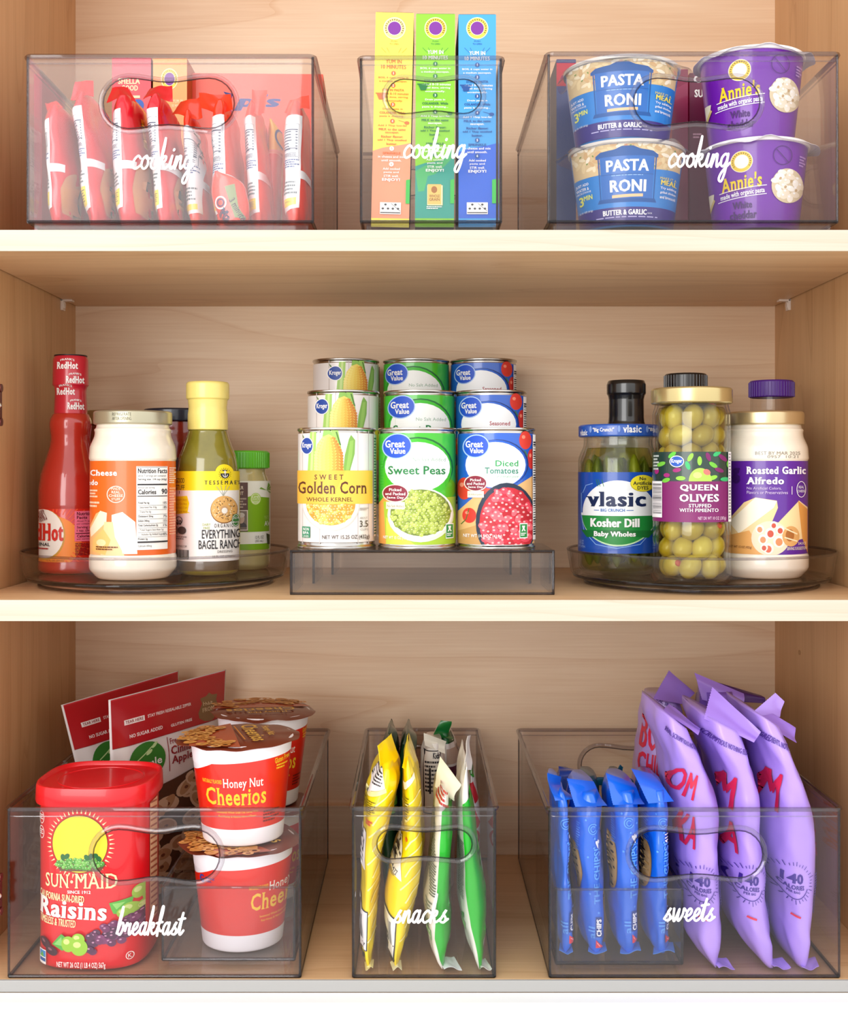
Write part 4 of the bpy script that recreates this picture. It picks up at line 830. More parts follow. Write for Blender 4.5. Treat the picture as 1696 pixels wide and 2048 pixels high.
# ---------------------------------------------------------------- soft bags
def bag(name, loc_px, Yf, a, rows, mat, lab, cat, group, art=None, seals=(), zb=None, wr=.0012, seed=0, gl=.5, shear=0.):
    """pillow bag seen edge-on: rows = (py, left px, right px) from top to bottom at the depth Yf of its front fold; a = half its width (in depth)"""
    s = (DIST+Yf)/FPX; rows = sorted(rows); ys = [r[0] for r in rows]; z0 = (PY0-ys[-1])*s; x0 = (loc_px-PX0)*s
    dz = 0 if zb is None else zb-z0
    t = thing(name, (x0, Yf+a, z0+dz), lab, cat, group)
    def prof(y):
        y = max(ys[0], min(ys[-1], y))
        for i in range(len(rows)-1):
            if rows[i][0] <= y <= rows[i+1][0]:
                q = (y-rows[i][0])/(rows[i+1][0]-rows[i][0]); p = [rows[max(i-1, 0)], rows[i], rows[i+1], rows[min(i+2, len(rows)-1)]]; o = []
                for k in (1, 2):
                    m1 = (p[2][k]-p[0][k])/max(1, p[2][0]-p[0][0]); m2 = (p[3][k]-p[1][k])/max(1, p[3][0]-p[1][0]); d = p[2][0]-p[1][0]
                    o.append((2*q**3-3*q*q+1)*p[1][k]+(q**3-2*q*q+q)*d*m1+(-2*q**3+3*q*q)*p[2][k]+(q**3-q*q)*d*m2)
                return o
    H = ys[-1]-ys[0]
    def pt(th, py, h):
        l, r = prof(py); b = max((r-l)/2*s-.0006-wr*.5, .0006); cx = ((l+r)/2-loc_px)*s; e = min(py-ys[0], ys[-1]-py)/H
        aa = a*(1-.10*max(0, 1-e*6)**2)
        n = Vector((sin(th)/b, -cos(th)/aa, 0)).normalized(); sn = sin(th); x, y = b*math.copysign(abs(sn)**.68, sn), -aa*cos(th); z = (ys[-1]-py)*s
        f = min(1, e*9); d = wr*f*(noise.noise((x*34+seed*7.3, y*34, z*26))+.5*noise.noise((x*85, y*85+seed*3, z*60)))+wr*1.5*(.22-abs(noise.noise((x*30+seed*5, y*22, z*22+x*30))))
        d += wr*1.1*max(0, 1-e*6)*sin(th*9+seed+e*8)*f
        z -= shear*x*max(0, 1-(py-ys[0])/(.38*H))**1.3
        p = Vector((cx+x, y, z))+n*(d+h); return tuple(p)
    nt, nn = 84, 72; V = [pt(2*pi*k/nn, ys[-1]-H*i/nt, 0) for i in range(nt+1) for k in range(nn)]
    F = [(i*nn+k, i*nn+(k+1) % nn, (i+1)*nn+(k+1) % nn, (i+1)*nn+k) for i in range(nt) for k in range(nn)]+[tuple(range(nn-1, -1, -1)), tuple(range(nt*nn, nt*nn+nn))]
    mats = [mat]; I = [0]*len(F); VN = None
    if art:
        A = Art((1, 0), (1, 0)); art(A)
        def S(u, v, h):
            l, r = prof(v); q = max(-.985, min(.985, (u-(l+r)/2)/max((r-l)/2, .5))); return pt(asin(math.copysign(abs(q)**(1/.68), q)), v, h)
        pr = A.build('artwork', (S, [loc_px-90+4*i for i in range(46)], [ys[0]+6*i for i in range(int(H/6)+1)]), t, dh=.000015, h0=.00055); me = pr.data; n = len(V)
        V += [v.co[:] for v in me.vertices]; F += [tuple(i+n for i in p.vertices) for p in me.polygons]; I += [p.material_index+1 for p in me.polygons]; mats += list(me.materials)
        bpy.data.objects.remove(pr); bpy.data.meshes.remove(me)
    link('wrapper', V, F, mats, t, I, True)
    for q in seals:
        c = [at(x, y, Y)-Vector((x0, Yf+a, z0)) for x, y, Y in q[:4]]; c = [Vector((p.x, p.y, max(p.z, .002))) for p in c]; m = q[4] if len(q) > 4 else mat; ripple = q[5] if len(q) > 5 else .0012
        nx = (c[1]-c[0]).cross(c[3]-c[0]).normalized(); g = Geo(); NU, NV = 26, 18; vv = []
        for sd in (-1, 1):
            for j in range(NV+1):
                for i in range(NU+1):
                    u, v = i/NU, j/NV; p = (c[0]*(1-u)+c[1]*u)*(1-v)+(c[3]*(1-u)+c[2]*u)*v
                    d = ripple*sin(u*5+seed)*(.4+v)+.00022*sin(v*NV*pi)*(1 if j % 2 else -1)+.0008*noise.noise((u*3+seed, v*2, seed))
                    if j == 0: p = p+(c[3]-c[0])*(.012*(i % 2))
                    vv.append(p+nx*(d+sd*.00018))
        N1 = (NU+1)*(NV+1); ff = []
        for j in range(NV):
            for i in range(NU): k = j*(NU+1)+i; ff += [(k, k+1, k+NU+2, k+NU+1), (N1+k, N1+k+NU+1, N1+k+NU+2, N1+k+1)]
        ed = [i for i in range(NU+1)]+[j*(NU+1)+NU for j in range(1, NV+1)]+[NV*(NU+1)+i for i in range(NU-1, -1, -1)]+[j*(NU+1) for j in range(NV-1, 0, -1)]
        ff += [(ed[i], ed[(i+1) % len(ed)], ed[(i+1) % len(ed)]+N1, ed[i]+N1) for i in range(len(ed))]
        g.add(vv, ff); g.build('seal', m, t, smooth='auto')
    return t
def carton(name, x0, x1, y0, dep, z0, H, lab, mats, art=None, lean=0, rot=0, group=None, px=None, cat='box'):
    """mats = (front, sides, top); art authored in px over the front: px = (left, right, top, bottom)"""
    w = x1-x0; t = thing(name, ((x0+x1)/2, y0, z0), lab, cat, group, (0, R(lean), R(rot)))
    g = Geo(); g.box(-w/2, w/2, 0, dep, 0, H)
    g.m = [1, 1, 0, 1, 2, 2]; car = g.build('carton', list(mats), t)
    g = Geo(); g.box(-w/2+.0006, w/2-.0006, .0006, dep*.5, H, H+.0005); g.build('top_flap', mats[2], t)
    if art:
        A = Art(fr(px[0], px[1], -w/2, w/2), fr(px[3], px[2], 0, H)); A.clip = (px[0], px[2], px[1], px[3]); art(A)
        merge(car, A.build('front_print', plane((0, 0, 0), (1, 0, 0), (0, 0, 1)), t, dh=.000012, h0=.0001))
    return t
ZUB = ZU+.0112   # floor of the upper bins
# ---------------------------------------------------------------- noodle packets
def ramen_art(x, top, bot, red, wl, wr, band, lean, noodles='#c9865a', win=True):
    def f(A):
        L = lambda y: lean*(y-top)/(bot-top)
        q = lambda pts, m: A.poly([(a+L(b), b) for a, b in pts], M(m, .3, coat=.5))
        if win: q([(wr+26, top+150), (wr+40, top+120), (wr+48, top+150), (wr+46, bot-14), (wr+24, bot-22), (wr+20, bot-70)], noodles)
        if win: q([(wr+27, top+34), (wr+44, top+22), (wr+46, top+104), (wr+33, top+92)], '#f6c21c')
        q([(wl, top+38), (wr-1, top+32), (wr, top+120), (wr, band+4), (wr, bot-32), (wl+4, bot-26), (wl, band)], '#f3f1f2')
        q([(wl-1, band-8), (wr+26, band-9), (wr+26, band+7), (wl-1, band+9)], '#f3f1f2')
        A.nutrition(wl+3+L(top+90), top+52, wr-5+L(top+90), band-32, M('#3a4160'), rows=7, seed=int(x)); A.print(wl+3+L(band-20), band-30, wr-2+L(band-20), band-12, 4, M('#46598f'))
        A.print(wl+4+L(band+20), band+14, wr-6+L(band+30), band+42, 4, M('#6b7478'), .5, int(x)+1)
        q([(wl+5, band+48), (wr-7, band+46), (wr-7, bot-38), (wl+6, bot-34)], '#f2dc4c'); A.print(wl+8+L(bot-50), band+53, wr-10+L(bot-50), bot-42, 5, M('#5a5220'), .4)
    return f
RD, OR = M('#d90f24', .3, coat=.7, var=.08, bscale=30), M('#ea3414', .3, coat=.7, var=.08, bscale=30)
RG = 'noodle packets standing in the upper clear bin'
spec = [ # left, right at top, lean, top, white strip, band y, material, seal px quad, label
 (76, 128, 2, 206, 68, 94, 337, RD, [(90, 207), (114, 205), (128, 222), (96, 230)], 'red noodle packet with its top folded down, against the end wall of the bin'),
 (131, 182, 22, 178, 131, 156, 326, RD, [(150, 163), (187, 163), (188, 196), (140, 196)], 'red noodle packet with its seal standing upright, second in the bin row'),
 (209, 272, 4, 186, 210, 236, 331, RD, [(224, 176), (256, 176), (272, 202), (212, 202)], 'red noodle packet whose folded top shows through the grip hole under white letters'),
 (282, 330, 12, 182, 284, 308, 333, RD, [(300, 178), (344, 170), (344, 198), (286, 198)], 'red noodle packet standing just before the orange packets begin'),
 (354, 388, 10, 206, 348, 392, 352, OR, [(362, 196), (400, 184), (404, 224), (346, 224)], 'orange noodle packet with a wide white panel beside the last red packet'),
 (411, 460, 4, 186, 404, 446, 348, OR, [(398, 178), (462, 180), (466, 212), (402, 212)], 'orange noodle packet in the middle of the orange ones, its corner flap folded forward'),
 (478, 518, 8, 186, 479, 510, 341, OR, [(504, 170), (535, 172), (530, 222), (504, 214)], 'orange noodle packet with a tall upright seal strip'),
 (562, 611, -6, 196, 566, 602, 349, OR, [(580, 200), (618, 192), (620, 222), (568, 222)], 'orange noodle packet at the end of the row by the bin wall')]
for i, (l, r, ln, top, wl, wr, band, m, sq, lab) in enumerate(spec):
    bot = 447
    rows = [(top, l+12, r-8), (top+14, l+4, r-2), (top+40, l, r), (top+100, l+ln*.4, r+6+ln*.4), (band, l+ln*.6, r+10+ln*.6), (bot-50, l+ln*.85, r+12+ln*.85), (bot-16, l+8+ln, r+8+ln), (bot, l+12+ln, r+ln)]
    o = bag('noodle_packet', (l+r)/2, (.026+.002*(i % 2) if i not in (4, 5, 6) else .049), .05, rows, m, lab, 'noodle packet', RG, ramen_art(l, top, bot, m, wl, wr+(6 if i < 4 else 2), band, ln), [[(x, y, (.05 if k < 2 else .036)+(.022 if i in (4, 5, 6) else 0)) for k, (x, y) in enumerate(sq)]+[m, .002]], ZUB+.0004, .0015, i)
# folded forward corner of a packet with its printed logo
def flap_art(A):
    A.poly([(449, 378), (470, 372), (478, 420), (492, 440), (470, 440)], M('#8a9468', .35)); A.text('3 minute', 452, 430, 500, 416, M('#4a3c4a'), .02, rot=58); A.ring(440, 410, 13, 13, 3, WHT); A.ring(440, 410, 8, 8, 2.4, M('#3a2860'))
    A.text('Ma', 436, 446, 462, 424, M('#2a2450'), .08, rot=40)
bag('noodle_packet', 456, .021, .012, [(346, 424, 440), (362, 418, 480), (390, 416, 492), (420, 424, 496), (438, 434, 494), (448, 440, 488)], OR, 'orange noodle packet corner with grey 3 minute print, lying across the bin front', 'noodle packet', RG, flap_art, (), ZUB+.0004, .001, 31)
bag('noodle_packet', 545, .112, .026, [(205, 534, 546), (230, 530, 562), (290, 528, 560), (440, 530, 558), (452, 532, 556)], M('#f3b81c', .3, coat=.6, var=.1, bscale=30), 'yellow-fronted noodle packet showing behind the tall seal strip', 'noodle packet', RG,
    lambda A: (A.ring(566, 240, 16, 20, 4, M('#3d2a78')), A.rect(505, 275, 570, 450, M('#ea3414', .3, coat=.6)), A.rect(505, 268, 570, 276, M('#f0a080'))), (), ZUB+.0004, .001, 33)
BX = 'pasta boxes behind the noodle packets'
def ring_logo(A, cx, cy, r, ringc='#f2d64a', inner='#7a2496', txt='#6a3a1c'):
    A.ell(cx, cy, r, r*1.02, M('#f6efd8')).ell(cx, cy, r*.94, r*.96, M(ringc)).ell(cx, cy, r*.64, r*.66, M('#f6efd8')).ell(cx, cy, r*.6, r*.62, M(inner))
    for k in range(17): a = R(150+k*15); A.ell(cx+r*.79*cos(a), cy+r*.8*sin(a), r*.05, r*.075, M(txt), 6, rot=k*15+60)
carton('pasta_box', SX(224, .16), SX(302, .16), .16, .09, ZUB, .193, 'red shells pasta box behind the noodle packets', (M('#d01f38', .4, coat=.3), M('#8a1420'), M('#d9415a')),
       lambda A: (A.text('SHELLA', 236, 183, 280, 173, M('#f6e6b8'), .04), A.text('GOOD', 243, 194, 276, 185, M('#f6e6b8'), .04), A.ell(276, 218, 12, 10, M('#2d5fc0')), A.rect(262, 202, 280, 206, M('#f6e6b8'))), 0, 0, BX, (224, 302, 140, 458))
carton('pasta_box', SX(306, .16), SX(374, .16), .16, .09, ZUB, .1925, 'orange pasta box with a round emblem behind the noodle packets', (M('#f0993a', .4, coat=.3), M('#b85a1a'), M('#f2b878')),
       lambda A: (ring_logo(A, 339, 174, 17), A.text('YUM IN', 346, 214, 366, 208, M('#f8e2b0'), .03), A.text('10 MINUTES', 344, 221, 370, 216, M('#f8e2b0'), .03)), 0, 0, BX, (306, 374, 140, 458))
carton('noodle_box', SX(377, .19), SX(646, .19), .19, .06, ZUB, .187, 'wide coral box with purple lettering at the rear of the noodle bin', (M('#ec4a2a', .4, coat=.3), M('#e2501c'), M('#ef6a4a')),
       lambda A: (A.text("p's", 474, 214, 560, 186, M('#34348c'), .06, .5, .25), A.poly([(447, 182), (466, 186), (462, 200)], M('#2a2870'))), 0, 1.5, BX, (377, 646, 152, 458))
carton('pasta_box', SX(62, .2), SX(84, .2), .2, .08, ZUB, .19, 'slim red box standing against the end wall of the noodle bin', (M('#e05a6a', .4), M('#c84050'), M('#e88a94')), None, 0, 0, BX)
# ---------------------------------------------------------------- three tall pasta boxes
def pasta_box_art(L, Rr, main, low, ylow, ink, ink2, head, stamp, wave, emb):
    def f(A):
        c = (L+Rr)/2; mi, m2, w = M(ink), M(ink2), M('#f8f8f4')
        A.poly([(L, ylow+8), (L+20, ylow+1), (c, ylow-2), (Rr-16, ylow-6), (Rr, ylow-10), (Rr, 446), (L, 446)], M(low, .4, coat=.3))
        if wave: A.poly([(L, 350), (L+20, 338), (c, 335), (Rr-20, 322), (Rr, 300), (Rr, 318), (Rr-20, 340), (c, 356), (L+25, 360), (L+18, 390), (L+6, 392)], M(wave, .4))
        ring_logo(A, c, 58, 22, emb); A.text('PUSH', c-6, 86, c+6, 83, m2); A.text('TO OPEN', c-9, 92, c+9, 88.5, m2)
        y = head; A.text('YUM IN', c-16, y+8, c+16, y, w if ink != ink2 else mi, .03); A.text('10 MINUTES', c-25, y+19, c+25, y+11, w if ink != ink2 else mi, .03)
        for a in (-16, -9, 9, 16): A.line([(c+a*1.6, 98), (c+a, 108)], .6, m2)
        tw = w if ink != ink2 else mi; lo = w
        def step(n, y, lines, col=None):
            cc = (low if n > 4 and ink == ink2 else ink2); A.ell(c, y, 4.6, 4.6, M(cc) if ink != ink2 or n <= 4 else w); A.text(str(n), c-(1.4 if n > 1 else .55), y+2.6, c+(1.4 if n > 1 else .55), y-2.6, w if ink != ink2 or n <= 4 else M(low), .03)
            for i, (s, wd, b) in enumerate(lines): yy = y+7+i*7.4; A.text(s, c-wd, yy+4.8, c+wd, yy, (m2 if b else tw) if n < 5 else (lo if not b else m2), .04 if b else .02)
        step(1, head+28, [('BOIL 6 cups water in', 30, 0), ('a medium saucepan.', 28, 0)])
        step(2, head+53, [('STIR IN PASTA', 22, 1), ('and boil 8-10 minutes', 31, 0), ('or until done, stirring', 30, 0), ('occasionally.', 20, 0)])
        A.poly([(L+5, head+70), (L+24, head+72), (L+20, head+82), (L+10, head+82)], m2); A.rect(L+3, head+68.5, L+27, head+70.5, m2)
        step(3, head+92, [('Drain pasta in', 20, 0), ('COLANDER. While', 26, 1), ('pasta is draining...', 26, 0)])
        A.line([(Rr-26, head+124), (Rr-12, head+128)], 1, m2); A.ell(Rr-9, head+129, 5, 3.4, m2)
        step(4, head+126, [('Add 3 Tbsp low-fat', 29, 0), ('MILK to the same', 27, 1), ('saucepan.', 14, 0), ('Richer flavor:', 22, 1), ('add 1 Tbsp unsalted', 29, 1), ('butter.', 11, 1)])
        step(5, head+182, [('SPRINKLE', 18, 1), ('in cheese and mix', 27, 0), ('until smooth.', 20, 0)])
        step(6, head+214, [('Add cooked', 17, 0), ('pasta and', 15, 0), ('STIR well.', 15, 0)]); A.text('ENJOY!', c-18, head+250, c+18, head+242.5, w, .04)
        if stamp: A.rect(c-15, 379, c+16, 420, M('#f0e4b4')).rect(c-14, 377, c+13, 418, M('#e9c36a')); A.ell(c-1, 388, 6, 7, M('#a86a2c')); A.text('WHOLE', c-11, 404, c+10, 398, M('#8a4a1c'), .02); A.text('GRAIN', c-11, 411, c+10, 405, M('#8a4a1c'), .02); A.print(c-16, 422, c+16, 429, 2, w)
        else:
            A.rect(c-21, 414, c+21, 438, w); g = M('#3a3a3c')
            for s in (-10, 10):
                for a in (90, 210, 330): A.ell(c+s+6*cos(R(a)), 424-5.5*sin(R(a)), 2.6, 2.2, g, 8)
            A.line([(c+1, 416), (c+20, 432)], .8, g); A.rect(c-20, 434, c+20, 436, g)
        A.poly([(Rr-8, 368), (Rr, 366), (Rr, 416), (Rr-8, 416)], M('#38c04a'))
    return f
PB = 'three tall pasta boxes in the narrow upper bin'; YP = .045; yb_ = 446
for (l, r, top, mats, args, lean, lab) in (
    (742, 818, 26, ('#f3ea52', '#6a2a3c', '#8a3a30'), ('#f3ea52', '#f19a72', 301, '#d9732c', '#d9732c', 122, False, None, '#efe08a'), 1.3, 'yellow tall pasta box with a coral lower half, beside the green one'),
    (830, 908, 29, ('#86cf1e', '#243a24', '#2f4a1c'), ('#86cf1e', '#1f9c88', 332, '#1f7a3c', '#1f7a3c ', 103, True, '#49b46a', '#f0c23a'), .3, 'green tall pasta box with a teal lower half and grain stamp'),
    (917, 992, 30, ('#3a9fe0', '#1c2c50', '#1c3a5c'), ('#3a9fe0', '#1d5fd2', 303, '#16519c', '#16519c ', 105, False, None, '#f3cf4a'), 0, 'blue tall pasta box, deeper blue below, beside the green one')):
    m = args; ink, ink2 = m[3], m[4].strip()
    if m[4].endswith(' '): ink = '#ffffff'
    carton('pasta_box', SX(l, YP), SX(r, YP), YP, .088, ZUB+.0004, at(0, top, YP).z-ZUB, lab, (M(mats[0], .4, coat=.3), M(mats[1]), M(mats[2])), pasta_box_art(l, r, m[0], m[1], m[2], ink, ink2, m[5], m[6], m[7], m[8]), lean, 0, PB, (l, r, top, yb_+18))
# ---------------------------------------------------------------- cups
def cup(name, loc, rt, rb, h, bodym, lab, cat, group, art=None, artpx=None, rimm=None, film=None, rot=0, tilt=(0, 0), foot=None, lip=.002):
    t = thing(name, loc, lab, cat, group, (R(tilt[0]), R(tilt[1]), R(rot+face(loc[0], loc[1]))))
    pr = [(rb, .0012), (rt, h-.004)]; rf = prof_r(pr, rt)
    lathe_obj('body', rounded([(.0002, .003), (rb-.003, .003), (rb-.0025, 0), (rb-.0005, 0), (rb, .0012), (rt, h-.004), (rt, h-.0035), (.0002, h-.0035)], .0008), bodym, t)
    lathe_obj('rim', rounded([(rt-.001, h-.0036), (rt+lip, h-.0036), (rt+lip, h-.0006), (rt+lip-.001, h), (rt-.003, h), (rt-.003, h-.003)], .0006), rimm or WHT, t)
    if art:
        x0, x1, yt, yb = artpx; A = Art(fr(x0, x1, -rt, rt), fr(yb, yt, .0012, h-.004)); A.clip = (x0+3, yt, x1-3, yb); art(A)
        A.build('sleeve_print', (cyl(rf)[0], cyl(rf)[1], [h*.1*i for i in range(1, 10)]), t, dh=.00002, h0=.0002)
    return t, rf
def film_lid(t, h, r, m, wav=.004, tab=None, art=None, seed=0, name='lid'):
    """thin peel-off lid, a little wavy at its edge"""
    g = Geo(); n = 72; V = [(0, 0, h+.0006)]; rr = [.5, .85, 1.]
    def P(q, a, top=.0):
        e = r*(1+(tab[1]*max(0, cos(a-tab[0]))**14 if tab else 0)); w = wav*max(0, q-.8)/.2*(noise.noise((cos(a)*2.2, sin(a)*2.2, seed))-.6)
        return (q*e*sin(a), -q*e*cos(a), h+.0006+w+top)
    for sd in (.0004, 0):
        V = [(0, 0, h+.0006+sd)]+[P(q, 2*pi*k/n, sd) for q in rr for k in range(n)]
        F = [(0, 1+k, 1+(k+1) % n) for k in range(n)]+[(1+i*n+k, 1+(i+1)*n+k, 1+(i+1)*n+(k+1) % n, 1+i*n+(k+1) % n) for i in range(2) for k in range(n)]
        g.add(V, F)
    N = 1+3*n; g.add([], [])
    g.f += [(1+2*n+k, 1+2*n+(k+1) % n, N+1+2*n+(k+1) % n, N+1+2*n+k) for k in range(n)]; g.m += [0]*n
    o = g.build(name, m, t, smooth='auto')
    if art:
        A = Art(); art(A); A.build('lid_print', ((lambda u, v, q: (u, v, h+.0011+q)), [], []), o, dh=.00002, h0=.0001)
    return o
def roni(dx, dy, big=1.):
    def f(A):
        X = lambda x: x+dx; Y = lambda y: y+dy; bl, db, w = M('#1c80d2', .35, coat=.4), M('#1668bd', .35, coat=.4), M('#f6f8fa')
        A.rect(X(1130), Y(270), X(1376), Y(344), M('#dfc594')); A.scatter(X(1253), Y(300), 122, 46, 13, 8.5, [M('#f3e3be'), M('#ead2a0'), M('#f8eed6'), M('#d9b27e')], None, ar=.45)
        A.many([(X(1150+(k*37) % 210), Y(280+(k*23) % 60), 2.4, 1.4, k) for k in range(16)], M('#7a9a4a'), 7); A.many([(X(1146+(k*53) % 214), Y(284+(k*31) % 56), 4.5, 3, k) for k in range(9)], M('#d89a78'), 8)
        A.poly([(X(1130), Y(342)), (X(1190), Y(346)), (X(1316), Y(336)), (X(1376), Y(332)), (X(1376), Y(420)), (X(1130), Y(420))], bl)
        A.poly([(X(1192), Y(306)), (X(1202), Y(299)), (X(1230), Y(296)), (X(1244), Y(290)), (X(1266), Y(290)), (X(1280), Y(296)), (X(1304), Y(299)), (X(1315), Y(306)), (X(1315), Y(312)), (X(1192), Y(312))], M('#12559f')); A.rect(X(1200), Y(310), X(1308), Y(398), db); A.rect(X(1200), Y(346), X(1308), Y(347), M('#0f4f96'))
        for x in (1196, 1310): A.rect(X(x), Y(312), X(x+2.5), Y(400), M('#12559f'))
        A.poly([(X(1194), Y(396)), (X(1314), Y(396)), (X(1318), Y(404)), (X(1190), Y(404))], M('#12559f'))
        A.text('PASTA', X(1212), Y(341), X(1298), Y(317), w, .04); A.text('RONI', X(1218), Y(383), X(1294), Y(358), w, .04); A.print(X(1222), Y(348.5), X(1290), Y(351), 1, M('#9cc8ee')); A.poly([(X(1222), Y(389)), (X(1288), Y(387)), (X(1288), Y(393)), (X(1222), Y(395))], M('#f2c99a'))
        A.rect(X(1130), Y(414), X(1376), Y(450), M('#32247e', .35, coat=.3)); A.text('BUTTER & GARLIC', X(1200), Y(430), X(1298), Y(419), w, .05); A.text('FLAVOR', X(1300), Y(428), X(1310), Y(425), w); A.print(X(1184), Y(433), X(1330), Y(437), 1, M('#b9b4e0'))
        A.text('JUST ADD', X(1146), Y(361), X(1174), Y(354), w, .02); A.text('WATER &', X(1146), Y(369), X(1174), Y(363), w, .02); A.text('MICROWAVE', X(1146), Y(375), X(1178), Y(371), w); A.text('3', X(1150), Y(400), X(1160), Y(380), M('#e2e86a'), .03); A.text('MIN', X(1161), Y(390), X(1180), Y(380), M('#e2e86a'), .03); A.text('2.15 OZ (61g)', X(1148), Y(417), X(1178), Y(412), w)
        A.text('MAKE IT A', X(1322), Y(355), X(1356), Y(350), M('#f2dc5a')); A.text('MEAL', X(1324), Y(366), X(1358), Y(356), M('#f2dc5a'), .04)
        for i, s in enumerate(('Try adding', 'grilled chicken', 'and broccoli')): A.text(s, X(1324), Y(376+i*9), X(1358), Y(370+i*9), w, .02)
    return f
CG = 'microwave pasta cups in the upper clear bin'
xc = SX(1253, .085); rc = .0522
BLU = M('#1c80d2', .35, coat=.4); PUR = M('#6f12a4', .32, coat=.5)
for (px, z, h, dx, dy, lab, sd) in ((1253, ZUB+.0003, .0772, 0, 0, 'blue butter and garlic pasta cup, lower one of the blue stack', 1), (1243, ZUB+.0003+.0772+.0018, .0735, 0, 0, 'blue butter and garlic pasta cup, upper one of the blue stack', 5)):
    t, rf = cup('pasta_cup', (SX(px, .085), .085, z), rc, .0425, h, BLU, lab, 'pasta cup', CG, roni(0, 0), (1253-113, 1253+113, 284, 452), M('#d9d4cc', .3), foot=None)
    film_lid(t, h, rc+.008, FILM, .012, (R(95 if sd == 5 else -85), .10), None, sd)
def annie(A):
    w, ye, dk = M('#f6f2f8'), M('#f4d21c'), M('#430c66')
    ring_logo(A, 1484, 314, 22, '#e9c83a', '#f4f0e6', '#7a5a1c'); A.text("Annie's", 1440, 372, 1524, 340, ye, .03, .8, .12, rot=-4)
    A.line([(1436, 374), (1534, 366)], 1.6, w); A.line([(1432, 392), (1534, 384)], 1.6, w); A.text('made with organic pasta', 1438, 388, 1530, 374, w, .03, rot=-4); A.text('White', 1462, 412, 1504, 397, dk, .04); A.text('cheddar', 1455, 434, 1514, 417, dk, .04)
    A.ell(1576, 366, 33, 36, M('#d8c7a4')); A.scatter(1576, 364, 33, 36, 13, 9, [M('#f7f0e2'), M('#efe3cc'), M('#fbf8ef')], M('#ffffff'), ar=.7); A.many([(1560+k*11, 352+(k*17) % 30, 2.6, 3.4, .4) for k in range(4)], M('#c4a67a'), 8)
    A.poly([(1404, 366), (1426, 370), (1424, 380), (1410, 404), (1402, 404)], M('#f3e9c9')); A.poly([(1424, 380), (1427, 384), (1413, 408), (1409, 404)], M('#dcc27a'))
    A.ring(1562, 304, 18, 20, 1.2, dk); A.line([(1550, 292), (1574, 318)], 1.2, dk); A.print(1594, 300, 1606, 324, 4, M('#b58ad0'))
for (px, z, rot, lab, sd) in ((1511, ZUB+.0003, 0, 'purple white cheddar pasta cup, lower one of the purple stack', 2), (1502, ZUB+.0003+.0812+.0012, 3, 'purple white cheddar pasta cup rising above the bin rim on the purple stack', 3)):
    t, rf = cup('pasta_cup', (SX(px, .085), .085, z), .0468, .0385, .0806, PUR, lab, 'pasta cup', CG, annie, (1511-100, 1511+100, 274, 452), WHT, rot=rot)
    film_lid(t, .0806, .053, M('#e9e6ea', .3), .007, (R(98), .10), None, sd)
carton('pasta_box', SX(1344, .15), SX(1376, .15), .15, .09, ZUB, .178, 'narrow magenta box standing between the blue and purple cups', (M('#8f1048', .4, coat=.3), M('#d81f7a'), M('#a82a6a')), None, 0, 0, 'boxes behind the pasta cups')
carton('pasta_box', SX(1379, .155), SX(1446, .155), .155, .09, ZUB, .176, 'dark plum box with white lettering behind the purple cups', (M('#6a0f3c', .4, coat=.3), M('#c81f70'), M('#8a2a5a')), lambda A: (A.text('SU', 1389, 206, 1406, 193, WHT, .04), A.text('C', 1387, 182, 1402, 170, WHT, .05), A.print(1386, 266, 1404, 276, 2, M('#d8a0b8'))), 0, 0, 'boxes behind the pasta cups', (1379, 1446, 166, 460))
carton('pasta_box', SX(1113, .15), SX(1152, .15), .15, .09, ZUB, .188, 'navy box with a red top panel beside the blue cups', (M('#1a2a6a', .4, coat=.3), M('#14224e'), M('#8a1a2a')), lambda A: A.rect(1113, 138, 1152, 178, M('#b81f34')), 0, 0, 'boxes behind the pasta cups', (1113, 1152, 132, 460))
# ---------------------------------------------------------------- breakfast bin
ZFB = ZF+.0024   # floor of the lower bins
def super_surf(w, d, n):
    def S(u, v, h):
        q = max(-.999, min(.999, u/(w/2))); y = -(d/2)*(1-abs(q)**n)**(1/n)
        return (u, y-h, v)
    return S, [w/2*sin(R(4*k)) for k in range(-22, 23)], []
def super_ring(w, d, n, k=88):
    out = []
    for i in range(k):
        a = 2*pi*i/k; c, s = sin(a), -cos(a); q = (abs(c/(w/2))**n+abs(s/(d/2))**n)**(-1/n); out.append((q*c, q*s))
    return out
def super_stack(name, levels, n, mat, parent, closed=(True, True)):
    g = Geo(); k = 88; V = []; F = []
    for w, d, z in levels: V += [(x, y, z) for x, y in super_ring(w, d, n, k)]
    for i in range(len(levels)-1): F += [(i*k+j, i*k+(j+1) % k, (i+1)*k+(j+1) % k, (i+1)*k+j) for j in range(k)]
    F += [tuple(range(k-1, -1, -1)), tuple(range((len(levels)-1)*k, len(levels)*k))]
    g.add(V, F); return g.build(name, mat, parent, smooth='auto')
t = thing('raisin_canister', (-.2905, .062, ZFB+.0002), 'red raisin canister with a red snap lid and a yellow sun emblem', 'canister', None, (0, 0, R(-2))); rw, rd = .098, .098
RED = M('#de0d1a', .32, coat=.5)
super_stack('body', [(rw-.006, rd-.006, 0), (rw-.002, rd-.002, .0015), (rw, rd, .005), (rw, rd, .142), (rw-.004, rd-.004, .1425)], 3.2, RED, t)
o = super_stack('lid', [(rw-.002, rd-.002, .1425), (rw+.007, rd+.007, .1432), (rw+.008, rd+.008, .145), (rw+.007, rd+.007, .1575), (rw+.0055, rd+.0055, .1598), (rw+.002, rd+.002, .1600), (rw-.001, rd-.001, .158), (rw-.002, rd-.002, .1566)], 3.2, M('#dd0f1d', .35, coat=.3), t)
g = Geo()
